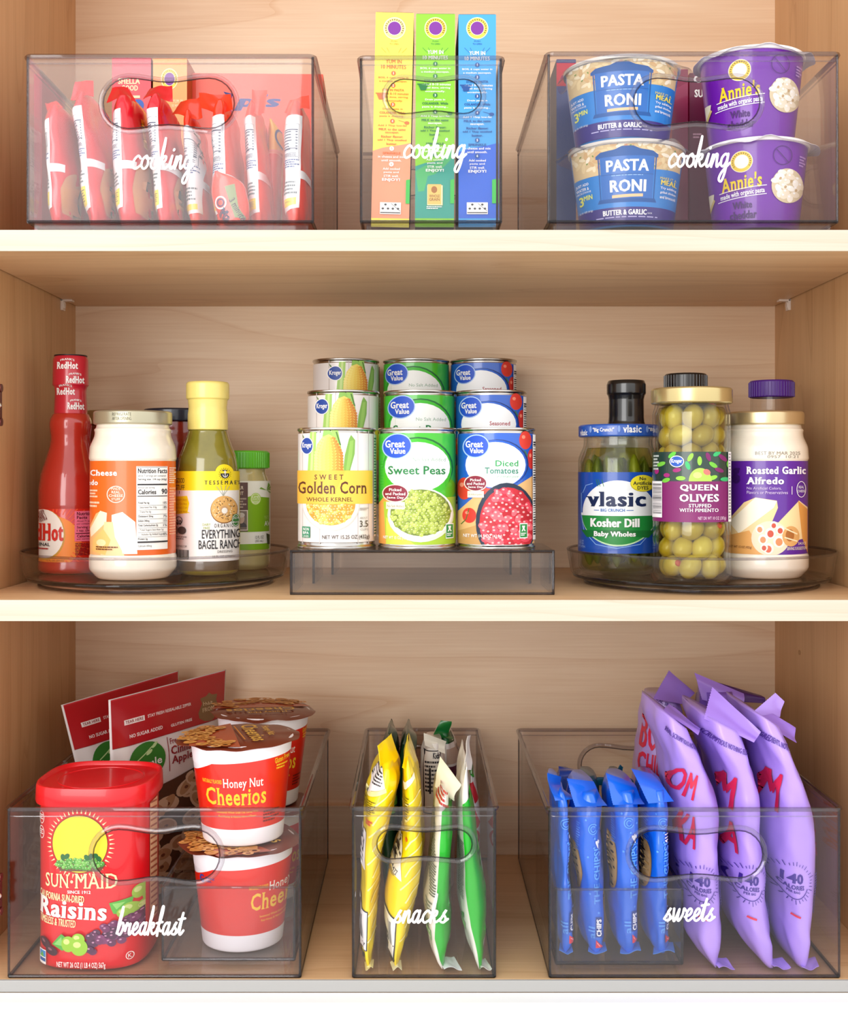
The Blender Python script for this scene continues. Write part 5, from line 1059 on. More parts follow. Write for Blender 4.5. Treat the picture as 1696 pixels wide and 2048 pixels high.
g.tube([(.038*sin(a), -.038*cos(a), .1567) for a in [2*pi*i/40 for i in range(40)]], .0006, True, 6); g.build('lid_ring', M('#dd0f1d', .35, coat=.3), o, smooth='auto')
A = Art(fr(72, 293, -rw/2, rw/2), fr(1943, 1615, 0, .1422)); A.clip = (75, 1617, 290, 1941)
cr, w_ = M('#f7ecb0'), M('#f7f2ea')
for i in range(46): a = 2*pi*i/46; p = (173+60*cos(a), 1687+62*sin(a)); q = (173+70*cos(a), 1687+72*sin(a)); d = (-sin(a)*1.7, cos(a)*1.7); A.poly([(p[0]-d[0], p[1]-d[1]), (p[0]+d[0], p[1]+d[1]), q], cr)
A.ell(173, 1687, 57, 59, M('#8a1c14'), 48).ell(173, 1687, 55.5, 57.5, M('#f8dc2c'), 48)
A.poly([(124, 1726), (136, 1718), (160, 1722), (186, 1716), (212, 1720), (226, 1728), (214, 1742), (134, 1742)], M('#6a4a2c')); A.scatter(174, 1727, 52, 13, 6.5, 4, [M('#5fae3c'), M('#7cc455'), M('#4c9a34')], M('#c6e8a2')); 
for x, y in ((140, 1714), (148, 1712), (196, 1712), (204, 1710), (212, 1716), (188, 1714)): A.ell(x, y, 7, 5, M('#1f6a2c'), 9, rot=x*7)
A.text('SUN', 101, 1776, 152, 1748, cr, .01, .8); A.ell(158, 1763, 2.8, 3.2, cr); A.text('MAID', 164, 1776, 248, 1746, cr, .01, .8); A.text('SINCE 1912', 149, 1787, 196, 1780.5, w_, .03)
A.text('CALIFORNIA SUN-DRIED', 84, 1803, 183, 1788, cr, .03, rot=4); A.text('Raisins', 83, 1838, 228, 1801, w_, .04, .8, rot=3); A.text('TIMELESS & TRUSTED', 85, 1853, 166, 1838, cr, .03, rot=4)
A.poly([(232, 1806), (254, 1802), (276, 1798), (272, 1812), (252, 1830), (240, 1828), (236, 1818)], M('#58b03a')); A.poly([(238, 1808), (262, 1806), (246, 1820)], M('#8fd06a'))
for x, y, rx, ry in ((284, 1792, 12, 14), (296, 1806, 9, 14), (270, 1822, 16, 13), (258, 1828, 12, 10), (290, 1826, 12, 14)): A.ell(x, y, rx, ry, M('#9cc440')); A.ell(x-rx*.25, y-ry*.3, rx*.45, ry*.4, M('#cfe08a'))
gq = random.Random(6)
for i in range(66):
    f = gq.random(); x = 186+f*112; y0 = 1908-38*f; y1 = 1868-38*f**.8; y = gq.uniform(y1, y0); c = gq.choice(('#5a1848', '#6b1f56', '#4a1240', '#7a2a62'))
    A.ell(x, y, 8.5, 7, M(c, .25, coat=.5), 12); A.ell(x-2.5, y-2.2, 2.6, 1.7, M('#c08aa8'), 7)
A.poly([(118, 1890), (130, 1876), (138, 1868), (146, 1874), (150, 1892), (140, 1902)], M('#4fa83a')); A.poly([(122, 1890), (138, 1874), (140, 1892)], M('#86c866'))
for x, y, rx, ry in ((152, 1888, 14, 16), (172, 1878, 13, 12), (174, 1894, 17, 17)): A.ell(x, y, rx, ry, M('#93c42c')); A.ell(x-rx*.25, y-ry*.3, rx*.45, ry*.35, M('#d2ea86'))
for x, y, ro in ((100, 1890, 30), (116, 1904, 20)): A.ell(x, y, 14, 9, M('#3d1020'), 16, rot=ro); A.ell(x-3, y-3, 5, 2.4, M('#8a5a62'), 10, rot=ro)
A.rect(84, 1906, 103, 1935, w_); A.rect(86, 1908, 102, 1921, M('#3a86c8')); A.poly([(86, 1921), (94, 1910), (98, 1921)], M('#58a848')); A.rect(86, 1923, 102, 1930, M('#2c5a9a'))
A.text('NET WT 26 OZ (1 LB 4 OZ) 567g', 128, 1938, 226, 1924, w_, .01); A.ring(270, 1916, 7, 8, 1.3, w_); A.text('K', 267, 1920, 273, 1912, w_)
for y in (1638, 1668): A.ring(91, y, 7.5, 13, 1.3, w_); A.print(86, y-6, 96, y+6, 3, w_)
A.build('artwork', super_surf(rw, rd, 3.2), t, dh=.00001, h0=.00015)
# grain strip on the side of the canister
A = Art(fr(0, 30, -.013, .013), fr(100, 0, .03, .138)); A.rect(0, 0, 30, 100, M('#e3b98c'))
for i in range(20): A.line([(2, i*5), (28, i*5+3)], 1.6, M('#a45a3c'))
A.build('side_print', plane((rw/2+.0002, -.002, 0), (0, 1, 0), (0, 0, 1)), t)
# freeze-dried apple pouches: a puffed sheet between four corners
def pouch(c, lab, seed):
    o = (c[0]+c[1])/2; t = thing('fruit_pouch', o, lab, 'pouch', 'fruit pouches in the breakfast bin'); q = [p-o for p in c]; nx = (q[1]-q[0]).cross(q[3]-q[0]).normalized()
    def S(u, v, h, sd=1):
        p = (q[0]*(1-u)+q[1]*u)*(1-v)+(q[3]*(1-u)+q[2]*u)*v
        e = min(1, min(u, 1-u)*9)*min(1, (1-v)*3.2); pf = .013*e*(1-.55*v)*(1-.3*(2*u-1)**2)+.0016*e*noise.noise((u*5+seed, v*6, seed))
        return tuple(p+nx*(sd*pf+h*sd))
    N = 40; V = [S(i/N, j/N, .0002, sd) for sd in (1, -1) for j in range(N+1) for i in range(N+1)]; K = (N+1)**2; F = []
    for j in range(N):
        for i in range(N): k = j*(N+1)+i; F += [(k, k+1, k+N+2, k+N+1), (K+k, K+k+N+1, K+k+N+2, K+k+1)]
    ed = [i for i in range(N+1)]+[j*(N+1)+N for j in range(1, N+1)]+[N*(N+1)+i for i in range(N-1, -1, -1)]+[j*(N+1) for j in range(N-1, 0, -1)]
    F += [(ed[(i+1) % len(ed)], ed[i], ed[i]+K, ed[(i+1) % len(ed)]+K) for i in range(len(ed))]
    g = Geo(); g.add(V, F); pb = g.build('pouch', M('#e6e2e0', .35, coat=.4, bump=.15, bscale=60), t, smooth=True)
    rd, w, dr = M('#b3141f', .35, coat=.4), M('#f2ecea'), M('#8e1f28')
    A = Art((1, 0), (.70, .30)); A.clip = (.012, -.42, .988, .994)
    A.rect(0, .66, 1, 1, rd); A.rect(.012, .656, .988, .66, dr); A.rect(.012, .985, .988, .994, M('#c8303a'))
    A.rect(.10, .80, .26, .835, w); A.text('TEAR HERE', .11, .808, .25, .828, dr, .03); A.text('STAY FRESH RESEALABLE ZIPPER', .285, .81, .66, .832, w, .02); A.text('NO SUGAR ADDED', .13, .705, .40, .73, w, .03); A.text('GLUTEN FREE', .47, .70, .66, .72, w, .03)
    A.poly([(.72, .74), (.76, .80), (.745, .84), (.80, .845), (.83, .865), (.86, .845), (.91, .84), (.895, .80), (.91, .76), (.90, .70), (.84, .66), (.77, .67), (.725, .70)], M('#8a6a44')); A.text('FREE', .77, .78, .86, .81, M('#d9c29a'), .02); A.text('FROM', .76, .735, .87, .765, M('#d9c29a'), .02)
    A.ell(.25, .52, .15, .13, M('#2f7d2a'), 36); A.text('simple', .14, .46, .37, .53, w, .02); A.text('truth', .17, .40, .34, .455, w, .02); A.line([(.16, .535), (.23, .57), (.30, .61)], .008, M('#bfe0a0')); A.ell(.27, .575, .03, .012, M('#bfe0a0'), 12, 25); A.ell(.32, .615, .03, .012, M('#bfe0a0'), 12, 35)
    A.rect(.425, .40, .431, .64, dr); A.text('Freeze-Dried', .445, .585, .68, .625, dr, .02, .6); A.text('Cinnamon', .445, .51, .78, .57, dr, .03, .6); A.text('Apples', .445, .43, .68, .50, dr, .03, .6); A.text('SNACK', .82, .54, .9, .56, M('#6a9a3a'))
    A.rect(0, -.43, 1, .32, M('#5a3a28')); A.poly([(0, .32), (.2, .30), (.6, .36), (1, .40), (1, .2), (0, .2)], M('#5a3a28'))
    gq = random.Random(seed)
    for i in range(44):
        x, y = gq.uniform(.05, .95), gq.uniform(-.40, .32); A.ell(x, y, .10, .055, M('#e5cba8'), 16, gq.uniform(-40, 40)); A.ell(x, y+.006, .075, .038, M('#c49a70'), 14, gq.uniform(-40, 40)); A.ell(x, y, .02, .012, M('#7a4a30'), 8)
    A.ell(.72, .335, .09, .03, M('#1f1a1c'), 14, -15)
    merge(pb, A.build('artwork', (S, [i/40 for i in range(1, 40)], [i/40 for i in range(1, 40)]), t, dh=.000012, h0=.0007))
    return t
zb = ZFB+.0042
c1 = [Vector((-.300, .150, zb)), Vector((-.222, .292, zb)), at(452, 1339, .306), at(217, 1400, .152)]
c2 = [Vector((-.318, .192, zb)), Vector((-.262, .302, zb)), at(357, 1341, .311), at(122, 1410, .184)]
pouch(c1, 'red and white apple snack pouch standing behind the raisin canister, its full front showing', 3)
pouch(c2, 'red and white apple snack pouch tucked behind the other pouch, nearest the cabinet wall', 9)
# small inner bins
def inner(px0, px1, ytop, Y, dep, lab):
    x0, x1 = SX(px0, Y), SX(px1, Y); H = at(0, ytop, Y).z-ZFB-.0002
    return clear_bin('drawer_bin', x0, x1, Y, dep, ZFB+.0002, H, lab, None, None, None, .005, draft=.0006, group='small clear bins inside the lower bins', rimr=.0012)
inner(322, 591, 1772, .02, .235, 'small clear inner bin under the cereal cups in the breakfast bin')
inner(1110, 1368, 1776, .012, .17, 'small clear inner bin holding the blue cookie packs')
ZIB = ZFB+.0002+.0074
# cereal cups
HC = .0915; RC = .0462; CRED = M('#e0220f', .32, coat=.5); LIDB = M('#74301c', .4, coat=.3)
def cheer(ox, gm=False):
    def f(A):
        w, ye = M('#f8f0e6'), M('#f6c62c'); o = ox
        A.rect(370, 1490, 612, 1536, M('#f1eef2')); A.poly([(370, 1590), (370, 1560), (396, 1548), (430, 1530), (612, 1520), (612, 1668), (370, 1668)], CRED); A.rect(370, 1664, 612, 1700, M('#f4f1f4'))
        A.text('Honey Nut', 450+o, 1583, 534+o, 1559, w, .01, .6); A.text('Cheerios', 412+o, 1614, 541+o, 1572+6, ye, .02, .7); A.text('NATURALLY FLAVORED', 408+o, 1570, 448+o, 1562, ye, .01)
        A.text('Sweetened Whole Grain Oat Cereal With', 432+o, 1630, 524+o, 1625, ye); A.text('Real Honey & Natural Almond Flavor', 436+o, 1640, 520+o, 1634, ye)
        A.text('Gluten Free', 556+o, 1536, 586+o, 1524, ye, .02, rot=-8); A.print(560+o, 1540, 584+o, 1552, 2, ye); A.print(536+o, 1630, 574+o, 1656, 4, M('#7a1a10'))
        if gm: A.text('G', 402, 1562, 411, 1545, M('#2a3f9a'), .06, .5); A.text('General', 414, 1552, 432, 1547, M('#2a3f9a'), .02); A.text('Mills', 414, 1558, 426, 1554, M('#2a3f9a'), .02)
    return f
def lid_art(ang):
    def f(A):
        ca, sa = cos(R(ang)), sin(R(ang)); rr = random.Random(2)
        A.poly([(-.052*ca+.03*sa, -.052*sa-.03*ca), (-.01*ca+.052*sa, -.01*sa-.052*ca), (-.002*ca-.05*sa, -.002*sa+.05*ca), (-.045*ca-.03*sa, -.045*sa+.03*ca)], M('#b0481c', .4, coat=.3))
        for i in range(70):
            a = rr.uniform(-1.15, 1.15); q = rr.uniform(.030, .054); x, y = -q*cos(a), q*sin(a)
            A.ring(x*ca-y*sa, x*sa+y*ca, .0052, .0046, .0027, M(('#d99a4a', '#e3aa5c', '#c8853a')[i % 3]), 10)
        v, f_ = glyphs('Cheerios', .018, .7)[:2]; s_ = .07/max(p[0] for p in v)
        A.add([((.004+y*s_*1.15)*ca-(.031-x*s_)*sa*1, (.004+y*s_*1.15)*sa+(.031-x*s_)*ca) for x, y in v], f_, M('#e9b84a'))
        v, f_ = glyphs('Honey Nut', .01, .6)[:2]; s_ = .04/max(p[0] for p in v)
        A.add([((.022+y*s_*1.2)*ca-(.02-x*s_)*sa, (.022+y*s_*1.2)*sa+(.02-x*s_)*ca) for x, y in v], f_, M('#e9b84a'))
        A.line([(-.002*ca-.03*sa, -.002*sa+.03*ca), (-.002*ca+.03*sa, -.002*sa-.03*ca)], .0012, M('#d8882c'))
    return f
CC = 'cereal cups in the breakfast bin'
cups = ((490, .07, 0, 0, 0, (0, -1), 0, 'honey nut cereal cup on top of the front stack, logo facing out', 10, False, 4),
        (489, .07, -1, 95, 0, (0, 0), 24, 'honey nut cereal cup at the bottom of the front stack, logo turned to one side', 40, True, 7),
        (526, .188, 0, -20, 0, (0, 1), 60, 'honey nut cereal cup on top of the rear stack, only its rim and edge showing', -80, False, 2),
        (526, .188, -1, 0, 0, (0, 0), 70, 'honey nut cereal cup at the bottom of the rear stack, almost hidden', -60, False, 8))
for px, Y, lv, ox, _, tl, rt_, lab, la, gm, sd in cups:
    z = ZIB+(.0002 if lv else HC+.0036)
    t, rf = cup('cereal_cup', (SX(px, Y)-.0015, Y, z), RC, .0366, HC, M('#f1eef2', .35, coat=.3), lab, 'cereal cup', CC, None, None, M('#f4f1f6', .35), rot=0, tilt=tl)
    A = Art(fr(490-101, 490+101, -RC, RC), fr(1696, 1502, .0012, HC-.004)); A.clip = (390, 1502, 590, 1695)
    cheer(ox, gm)(A); o = A.build('sleeve_print', (cyl(rf)[0], cyl(rf)[1], [HC*.1*i for i in range(1, 10)]), t, dh=.00002, h0=.0002); o.rotation_euler = (0, 0, R(0 if lv == 0 and Y < .1 else (0 if Y < .1 else 35)))
    if Y > .1 or lv: 
        g = Geo(); sleeve(g, lambda zz: rf(zz), HC*.16, HC*.72, .0001, -176, 176, 0, 4, [HC*.16, HC*.45, HC*.72]); g.build('band', CRED, t, smooth=True)
    film_lid(t, HC, .0535, LIDB, .004, (R(la-90 if lv == 0 else -80), .12), lid_art(la), sd)
# ---------------------------------------------------------------- snack bags
SG = 'snack bags in the narrow lower bin'
YEL, GRN = M('#fbe010', .34, coat=.5), M('#12ae1c', .34, coat=.5)
def yellow_art(x0, dark=0):
    def f(A):
        y_ = M('#fbf2a0', .34, coat=.5); w = M('#f3f1ee')
        for k in range(13): yy = 1600+k*26; A.line([(x0+30+10*(k % 2), yy+26), (x0+52, yy+8), (x0+84, yy-14)], 3.2, y_)
        if dark == 0:
            A.poly([(745, 1546), (764, 1544), (770, 1578), (742, 1588), (730, 1598)], w); A.print(742, 1550, 764, 1578, 5, INK, .5, 4); A.print(722, 1606, 752, 1632, 7, M('#6a5a10'), .5); A.poly([(722, 1596), (772, 1578), (774, 1586), (724, 1604)], M('#f4e9a0'))
            A.rect(712, 1672, 730, 1742, w); A.rect(718, 1688, 727, 1710, M('#3a3a4a')); A.ell(722.5, 1699, 3, 7, w); A.print(716, 1716, 726, 1738, 2, M('#6a6a7a')); A.print(728, 1644, 746, 1656, 2, M('#d8402a'), .7)
            A.poly([(712, 1818), (736, 1824), (734, 1903), (712, 1900)], INK); A.poly([(712, 1820), (734, 1826), (732, 1901), (712, 1898)], w); A.barcode(714, 1832, 725, 1880, M('#55555c'), 7, False); A.text('7', 722, 1898, 730, 1886, INK); A.ell(724, 1916, 5, 6, M('#3a3a20'))
        else:
            A.poly([(806, 1578), (826, 1552), (828, 1562), (808, 1590)], M('#f4f0dc')); A.print(807, 1600, 818, 1648, 9, M('#6a5a10'), .5); A.ell(812, 1684, 3, 4, M('#e0602a'))
            A.poly([(770, 1740), (778, 1705), (802, 1690), (803, 1765), (784, 1752)], w); A.rect(778, 1712, 800, 1722, M('#3a3a4a')); A.rect(776, 1726, 792, 1732, M('#3a3a4a')); A.text('02-4477', 772, 1752, 796, 1742, M('#3a3a4a'), .02, rot=18); A.print(776, 1754, 794, 1760, 2, M('#6a6a7a'))
            A.poly([(762, 1828), (794, 1840), (788, 1924), (770, 1918)], INK); A.poly([(763, 1831), (792, 1842), (786, 1921), (771, 1915)], w); A.barcode(772, 1848, 783, 1895, M('#55555c'), 7); A.ell(784, 1926, 5, 6, M('#3a3a20'))
    return f
bag('snack_bag', 745, .0085, .062, [(1542, 758, 788), (1562, 742, 800), (1590, 729, 803), (1618, 722, 795), (1655, 721, 784), (1720, 716, 769), (1800, 715, 758), (1870, 714, 754), (1910, 716, 750), (1934, 724, 746), (1944, 732, 744)], YEL, 'yellow snack bag against the bin wall, with a white panel near its top', 'snack bag', SG, yellow_art(705), [[(756, 1491, .03), (782, 1467, .06), (796, 1514, .06), (766, 1547, .03), YEL], [(729, 1930, .026), (748, 1930, .03), (746, 1946, .011), (731, 1946, .011), M('#efe3a0', .4)]], ZFB+.001, .0016, 1)
bag('snack_bag', 806, .0085, .062, [(1526, 811, 820), (1544, 806, 828), (1576, 804, 839), (1620, 803, 845), (1672, 802, 848), (1715, 792, 852), (1745, 777, 850), (1800, 767, 841), (1850, 763, 830), (1895, 768, 818), (1928, 776, 806), (1946, 784, 799)], YEL, 'yellow snack bag beside the green ones, creased at its middle', 'snack bag', SG, yellow_art(770, 1), [[(805, 1536, .012), (815, 1472, .05), (826, 1516, .06), (826, 1545, .02), YEL], [(780, 1930, .026), (802, 1930, .03), (804, 1948, .010), (786, 1948, .010), M('#e9e2b8', .4)]], ZFB+.001, .0016, 2)
WB = M('#ece9e0', .35, coat=.4)
def green_art(edge, y0, txt):
    def f(A):
        A.poly(edge+[(1010, edge[-1][1]), (1010, edge[0][1])], GRN)
        for s, x0, y0_, x1, y1 in txt: A.text(s, x0, y0_, x1, y1, M('#3a5a3a'), .02, turn=90)
    return f
bag('snack_bag', 880, .0085, .062, [(1598, 880, 903), (1620, 868, 908), (1650, 866, 909), (1720, 860, 909), (1780, 852, 907), (1830, 843, 906), (1870, 846, 908), (1905, 852, 905), (1930, 864, 897), (1946, 878, 892)], WB, 'white and green snack bag beside the yellow ones, its cream seal standing up', 'snack bag', SG,
    lambda A: (A.poly([(908, 1600), (884, 1628), (880, 1700), (876, 1760), (872, 1820), (870, 1880), (880, 1925), (890, 1946), (930, 1946), (930, 1590)], GRN), A.print(858, 1640, 873, 1800, 30, M('#4a5a4a'), .5, 5), A.print(872, 1590, 898, 1620, 4, M('#b8281e'), .6, 3), A.print(850, 1810, 864, 1830, 3, M('#6a7a6a')), A.poly([(852, 1850), (858, 1844), (858, 1858)], M('#2f8a2f')), A.rect(846, 1866, 862, 1888, M('#8fc47a')), A.print(848, 1868, 860, 1886, 3, WHT)),
    [[(870, 1575, .05), (879, 1514, .055), (920, 1571, .03), (908, 1604, .027), M('#e9e6d2', .4)], [(876, 1920, .03), (908, 1914, .034), (924, 1946, .011), (888, 1948, .010), M('#e6e8ea', .4)]], ZFB+.001, .0015, 3, shear=.8)
bag('snack_bag', 945, .0085, .062, [(1538, 930, 938), (1560, 923, 941), (1590, 918, 945), (1625, 915, 952), (1700, 915, 962), (1780, 916, 974), (1840, 917, 980), (1890, 930, 977), (1922, 942, 973), (1944, 953, 968)], WB, 'white and green snack bag leaning on the far side of the narrow bin', 'snack bag', SG,
    lambda A: (A.poly([(940, 1596), (926, 1610), (928, 1700), (932, 1780), (942, 1850), (955, 1910), (960, 1944), (1000, 1944), (1000, 1590)], GRN), A.ell(920, 1555, 3, 5, M('#6a6a6a')), A.print(917, 1690, 926, 1810, 26, M('#4a5a4a'), .5, 6), A.rect(920, 1852, 931, 1876, M('#8fc47a')), A.poly([(922, 1838), (928, 1832), (928, 1846)], M('#2f8a2f'))),
    [[(927, 1540, .02), (936, 1472, .06), (943, 1470, .08), (940, 1540, .05), WB], [(952, 1928, .03), (970, 1922, .034), (984, 1944, .012), (962, 1948, .010), WB]], ZFB+.001, .0014, 4)
bag('snack_bag', 868, .17, .03, [(1500, 848, 886), (1530, 840, 890), (1600, 838, 892), (1700, 838, 892), (1800, 845, 888), (1822, 852, 880)], WB, 'white snack bag turned to its nutrition panel, behind the cream sealed bag', 'snack bag', SG, lambda A: (A.rect(846, 1514, 882, 1640, INK), A.rect(848, 1516, 880, 1638, M('#ece9e0')), A.text('Kids', 866, 1530, 879, 1518, INK, .06), A.print(850, 1535, 879, 1600, 8, INK, .5), A.rect(858, 1548, 862, 1600, INK)), [[(849, 1503, .17), (847, 1478, .172), (892, 1495, .175), (889, 1520, .175), M('#e3dfcf', .4)]], ZFB+.001, .001, 5)
bag('snack_bag', 890, .215, .04, [(1475, 872, 905), (1500, 864, 915), (1560, 862, 922), (1650, 866, 918), (1780, 874, 912)], M('#d9d4cc', .35, coat=.4), 'snack bag with a dark green crumpled top at the rear of the narrow bin', 'snack bag', SG, lambda A: (A.poly([(850, 1470), (925, 1470), (925, 1490), (900, 1482), (850, 1490)], M('#0d5a24', .35)), A.rect(893, 1500, 925, 1530, M('#b39a86')), A.rect(893, 1535, 925, 1600, M('#5a2a3a'))), [[(866, 1475, .21), (880, 1443, .22), (898, 1446, .22), (906, 1480, .22), M('#0f6a2a', .35, coat=.4), .004]], ZFB+.001, .0015, 6)
bag('snack_bag', 955, .13, .03, [(1530, 938, 945), (1560, 932, 954), (1620, 930, 962), (1700, 930, 964), (1800, 934, 960), (1838, 938, 954)], WB, 'white snack bag with slanting red letters behind the last green bag', 'snack bag', SG, lambda A: (A.poly([(938, 1566), (948, 1562), (958, 1600), (950, 1606)], M('#c8242a')), A.poly([(936, 1612), (946, 1606), (962, 1650), (950, 1658)], M('#c8242a')), A.ring(950, 1676, 10, 18, 4, M('#c8242a')), A.poly([(934, 1530), (950, 1530), (950, 1556), (940, 1548)], GRN)), (), ZFB+.001, .001, 7)
for i, (x, top, lab) in enumerate(((778, 1440, 'olive green snack bag with a pointed dark seal behind the first yellow bag'), (815, 1438, 'olive green snack bag with a pointed dark seal behind the creased yellow bag'))):
    bag('snack_bag', x, .205, .05, [(1470, x-6, x+8), (1500, x-16, x+18), (1560, x-22, x+22), (1700, x-22, x+22), (1780, x-14, x+14)], M('#1f4a2c', .3, coat=.5, var=.2, bscale=40), lab, 'snack bag', SG, lambda A, x=x: (A.rect(x-10, 1590, x+16, 1606, M('#7ac43a')), A.rect(x-10, 1612, x+12, 1622, M('#7ac43a'))), [[(x-9, 1482, .21), (x+3, top, .24), (x+6, top+2, .26), (x+18, 1492, .22), M('#6a7868', .35, coat=.5), .003]], ZFB+.001, .0015, 8+i)
# ---------------------------------------------------------------- blue cookie packs
BG = 'blue cookie packs in the sweets bin'
BL = M('#0e66de', .3, coat=.6)
def cookie_art(c, four, yo=0):
    def f(A):
        lb, w = M('#4f9af0', .3, coat=.5), M('#f2f4f8')
        l = c-34
        A.ell(l, 1745+yo, 15, 60, M('#c8964e')); A.ell(l+1, 1745+yo, 12.5, 55, M('#d9ad6a'))
        for k in range(13): A.ell(l+1+(k*5) % 9, 1698+yo+k*7.5, 1.7, 2.6, M('#3a2114'), 8)
        A.text('THE CHIPS!', c+4, 1800+yo, c+18, 1690+yo, lb, .03, turn=90); A.text(four, c+7, 1690+yo, c+17, 1672+yo, w, .04, turn=90)
        A.text('all', c-6, 1870+yo, c+6, 1846+yo, lb, .02, turn=90)
        for rr_ in (10, 6): A.ring(c+2, 1650+yo, rr_, rr_*1.1, 2, lb, 20, 20, 320)
        for k in range(9): A.ell(c-12+(k*17) % 30, 1632+yo+(k*37) % 240, 1.8, 2.2, lb, 8)
        A.rect(c+7, 1826+yo, c+19, 1866+yo, M('#123a8a')); A.text('CHIPS', c+9, 1864+yo, c+18, 1830+yo, w, .05, turn=90); A.poly([(c+8, 1872+yo), (c+22, 1888+yo), (c+8, 1890+yo)], M('#e0304a')); A.line([(c+10, 1878+yo), (c+16, 1886+yo)], 1.2, M('#f6b0b8'))
        A.print(c-28, 1640+yo, c-22, 1700+yo, 12, lb, .5)
    return f
PK = [(1130, [(1590, 1112, 1136), (1606, 1110, 1142), (1650, 1114, 1145), (1750, 1115, 1147), (1850, 1117, 1152), (1886, 1118, 1154), (1904, 1121, 1146), (1912, 1124, 1138)], '4', 'blue cookie pack standing at the bin wall, its top bent over', [(1108, 1604, .017), (1094, 1548, .024), (1120, 1556, .05), (1143, 1602, .03)]),
      (1184, [(1596, 1160, 1204), (1612, 1150, 1212), (1640, 1147, 1215), (1700, 1149, 1217), (1800, 1158, 1222), (1860, 1163, 1224), (1892, 1166, 1222), (1908, 1172, 1216), (1916, 1182, 1206)], '4', 'blue cookie pack with a slanted top, second from the bin wall', [(1150, 1620, .0165), (1133, 1563, .026), (1186, 1570, .05), (1214, 1618, .017)]),
      (1256, [(1592, 1232, 1284), (1608, 1225, 1290), (1640, 1224, 1291), (1700, 1224, 1291), (1800, 1226, 1291), (1860, 1229, 1290), (1890, 1231, 1288), (1905, 1237, 1282), (1914, 1246, 1274)], '4', 'blue cookie pack third along, in front of the grip hole', [(1226, 1614, .0165), (1211, 1550, .026), (1266, 1570, .05), (1290, 1612, .017)]),
      (1324, [(1588, 1300, 1344), (1604, 1296, 1349), (1640, 1295, 1350), (1700, 1296, 1352), (1800, 1296, 1352), (1860, 1297, 1352), (1890, 1299, 1351), (1904, 1304, 1348), (1913, 1312, 1342)], '411', 'blue cookie pack beside the purple popcorn bags', [(1297, 1610, .0165), (1262, 1540, .024), (1304, 1550, .05), (1350, 1606, .017)])]
for i, (c, rows, four, lab, sl) in enumerate(PK):
    bag('cookie_pack', c, .0185, .048, rows, BL, lab, 'cookie pack', BG, cookie_art(c, four, (0, 14, 0, 0)[i]), [sl+[BL, .003], [(rows[-1][1]-4, rows[-1][0]-4, .04), (rows[-1][2]+4, rows[-1][0]-4, .042), (rows[-1][2]+8, rows[-1][0]+3, .0195), (rows[-1][1]-6, rows[-1][0]+3, .0195), M('#3a86e0', .35)]], ZIB+.0042, .0018, 11+i)
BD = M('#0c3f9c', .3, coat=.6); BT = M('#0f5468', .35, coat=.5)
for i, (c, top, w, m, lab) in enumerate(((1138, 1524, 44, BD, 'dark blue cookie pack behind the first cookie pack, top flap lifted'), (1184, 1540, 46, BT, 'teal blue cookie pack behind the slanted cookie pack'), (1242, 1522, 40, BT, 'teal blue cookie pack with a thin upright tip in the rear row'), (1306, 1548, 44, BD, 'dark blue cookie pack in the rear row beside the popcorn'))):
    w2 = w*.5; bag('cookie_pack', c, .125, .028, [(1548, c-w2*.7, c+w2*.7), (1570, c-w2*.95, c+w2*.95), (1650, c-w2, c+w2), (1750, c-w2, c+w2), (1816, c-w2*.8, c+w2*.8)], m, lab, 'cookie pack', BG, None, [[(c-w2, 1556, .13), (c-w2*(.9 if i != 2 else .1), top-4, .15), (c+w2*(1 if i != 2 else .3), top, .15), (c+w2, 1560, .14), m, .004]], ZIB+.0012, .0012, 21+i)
# ---------------------------------------------------------------- purple popcorn bags
PG = 'purple popcorn bags in the sweets bin'
PU = M('#b190ea', .4, coat=.3, bump=.12, bscale=45); PD = M('#9a76d6', .4, coat=.3); PIN = '#d41f45'
def pop_art(c, cal, red, txt, sig):
    def f(A):
        dk, r_ = M('#3a1f8a'), M(PIN)
        cx, cy = cal
        A.text('1', cx-18, cy+2, cx-14, cy-18, dk, .02); A.text('40', cx-11, cy+2, cx+17, cy-18, dk, .05); A.text('CALORIES', cx-21, cy+14, cx+19, cy+5, dk, .04); A.text('PER BAG', cx-11, cy+21, cx+10, cy+16, dk, .03); A.ring(cx, cy+1, 29, 32, 1.6, dk, 30, 20, 200)
        for k in range(34): a = 2*pi*k/34; A.line([(cx+31*cos(a), cy+34*sin(a)), (cx+(36+2*(k % 3))*cos(a), cy+(39+2*(k % 3))*sin(a))], 1.1, dk)
        for s in red:
            if s[0] == 'p': A.poly(s[1], r_)
            else: A.text(s[1], *s[2], r_, .04, turn=s[3], rot=s[4])
        if txt: A.text(txt[0], *txt[1], M('#4a2a86'), .05, rot=txt[2])
        A.print(*sig, 16, M('#4a2f9a'), .5)
        A.poly([(cx-4, cy+62), (cx+12, cy+66), (cx+11, cy+70), (cx-5, cy+66)], r_)
    return f
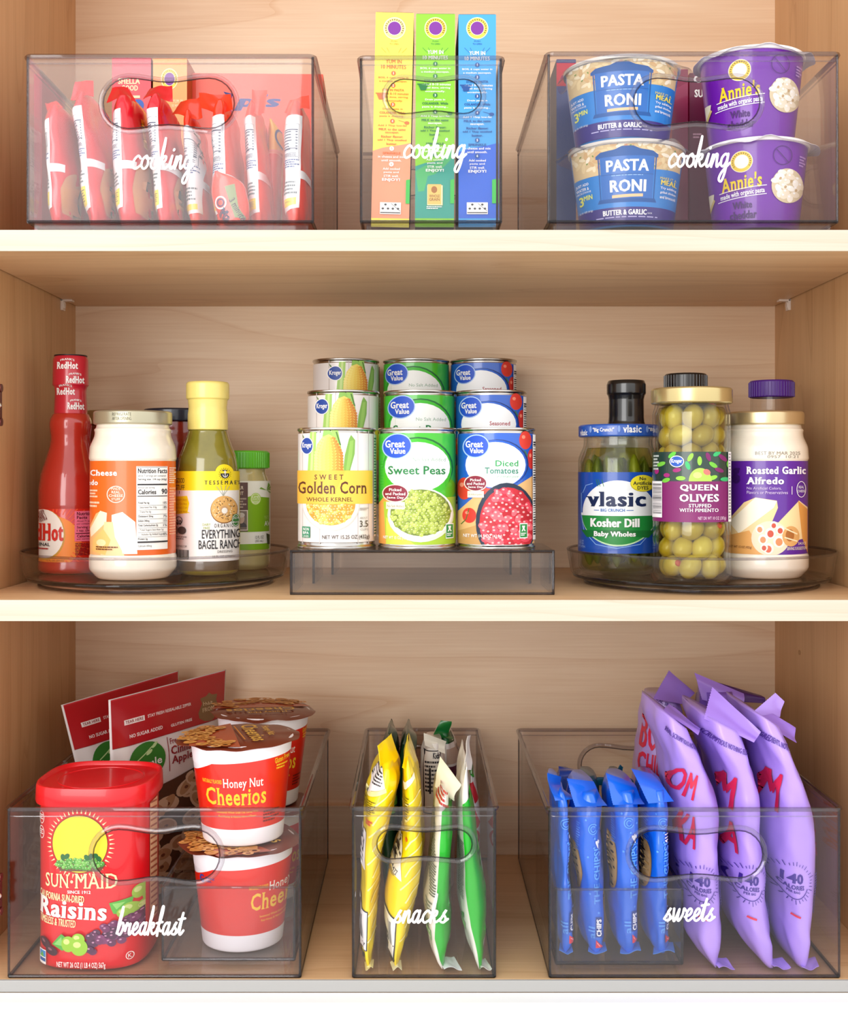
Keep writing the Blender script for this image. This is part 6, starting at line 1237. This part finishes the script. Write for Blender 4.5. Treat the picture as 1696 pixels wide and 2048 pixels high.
bag('popcorn_bag', 1415, .0095, .07, [(1452, 1322, 1396), (1480, 1322, 1408), (1516, 1334, 1424), (1560, 1350, 1442), (1620, 1360, 1456), (1700, 1369, 1459), (1800, 1378, 1463), (1860, 1382, 1463), (1892, 1384, 1462), (1922, 1402, 1454), (1946, 1424, 1448)], PU, 'purple popcorn bag beside the blue cookie packs, large red letters on its flank', 'popcorn bag', PG,
    pop_art(1415, (1404, 1776), [('t', 'OM', (1356, 1606, 1392, 1550), 0, 10), ('t', 'KA', (1368, 1706, 1394, 1638), 0, 4)], ('REAL. SCRUMPTIOUS NOTHING', (1336, 1492, 1402, 1480), 6), (1446, 1766, 1464, 1848)), [[(1326, 1424, .05), (1338, 1410, .07), (1402, 1458, .04), (1396, 1474, .026), PD], [(1418, 1925, .03), (1452, 1920, .035), (1470, 1946, .012), (1438, 1948, .011), PU]], ZFB+.0012, .0020, 41, shear=.75)
bag('popcorn_bag', 1510, .0095, .07, [(1462, 1410, 1506), (1486, 1412, 1514), (1522, 1430, 1524), (1570, 1456, 1534), (1640, 1466, 1542), (1700, 1468, 1545), (1800, 1474, 1556), (1860, 1480, 1562), (1896, 1492, 1564), (1926, 1512, 1564), (1947, 1532, 1562)], PU, 'purple popcorn bag standing between the other two front popcorn bags', 'popcorn bag', PG,
    pop_art(1510, (1502, 1776), [('t', 'M', (1460, 1636, 1476, 1566), 0, 0), ('t', 'A', (1468, 1722, 1482, 1662), 0, 0)], ('SCRUMPTIOUS NOTHING ELSE.', (1420, 1506, 1496, 1494), 6), (1544, 1760, 1560, 1850)), [[(1407, 1442, .03), (1424, 1378, .05), (1522, 1468, .02), (1507, 1491, .016), PD], [(1528, 1925, .03), (1564, 1920, .035), (1582, 1944, .013), (1548, 1948, .011), PU]], ZFB+.0012, .0020, 42, shear=.5)
bag('popcorn_bag', 1600, .0095, .07, [(1452, 1508, 1584), (1476, 1516, 1594), (1512, 1532, 1606), (1560, 1544, 1625), (1620, 1552, 1646), (1700, 1554, 1656), (1800, 1566, 1652), (1860, 1570, 1648), (1896, 1574, 1644), (1926, 1584, 1638), (1947, 1596, 1630)], PU, 'purple popcorn bag by the maple wall, red letters on its outer edge', 'popcorn bag', PG,
    pop_art(1600, (1590, 1772), [('t', 'M', (1549, 1640, 1566, 1560), 0, 0), ('t', 'BOOM', (1638, 1725, 1656, 1640), 90, 0)], ('INGREDIENTS. NOTHING', (1526, 1500, 1590, 1486), 6), (1632, 1756, 1648, 1840)), [[(1500, 1433, .06), (1550, 1390, .07), (1568, 1408, .07), (1559, 1439, .06), PU], [(1506, 1437, .05), (1545, 1432, .06), (1590, 1462, .05), (1592, 1492, .03), PD], [(1594, 1925, .03), (1630, 1920, .035), (1638, 1946, .012), (1604, 1948, .011), PU]], ZFB+.0012, .0020, 43, shear=.6)
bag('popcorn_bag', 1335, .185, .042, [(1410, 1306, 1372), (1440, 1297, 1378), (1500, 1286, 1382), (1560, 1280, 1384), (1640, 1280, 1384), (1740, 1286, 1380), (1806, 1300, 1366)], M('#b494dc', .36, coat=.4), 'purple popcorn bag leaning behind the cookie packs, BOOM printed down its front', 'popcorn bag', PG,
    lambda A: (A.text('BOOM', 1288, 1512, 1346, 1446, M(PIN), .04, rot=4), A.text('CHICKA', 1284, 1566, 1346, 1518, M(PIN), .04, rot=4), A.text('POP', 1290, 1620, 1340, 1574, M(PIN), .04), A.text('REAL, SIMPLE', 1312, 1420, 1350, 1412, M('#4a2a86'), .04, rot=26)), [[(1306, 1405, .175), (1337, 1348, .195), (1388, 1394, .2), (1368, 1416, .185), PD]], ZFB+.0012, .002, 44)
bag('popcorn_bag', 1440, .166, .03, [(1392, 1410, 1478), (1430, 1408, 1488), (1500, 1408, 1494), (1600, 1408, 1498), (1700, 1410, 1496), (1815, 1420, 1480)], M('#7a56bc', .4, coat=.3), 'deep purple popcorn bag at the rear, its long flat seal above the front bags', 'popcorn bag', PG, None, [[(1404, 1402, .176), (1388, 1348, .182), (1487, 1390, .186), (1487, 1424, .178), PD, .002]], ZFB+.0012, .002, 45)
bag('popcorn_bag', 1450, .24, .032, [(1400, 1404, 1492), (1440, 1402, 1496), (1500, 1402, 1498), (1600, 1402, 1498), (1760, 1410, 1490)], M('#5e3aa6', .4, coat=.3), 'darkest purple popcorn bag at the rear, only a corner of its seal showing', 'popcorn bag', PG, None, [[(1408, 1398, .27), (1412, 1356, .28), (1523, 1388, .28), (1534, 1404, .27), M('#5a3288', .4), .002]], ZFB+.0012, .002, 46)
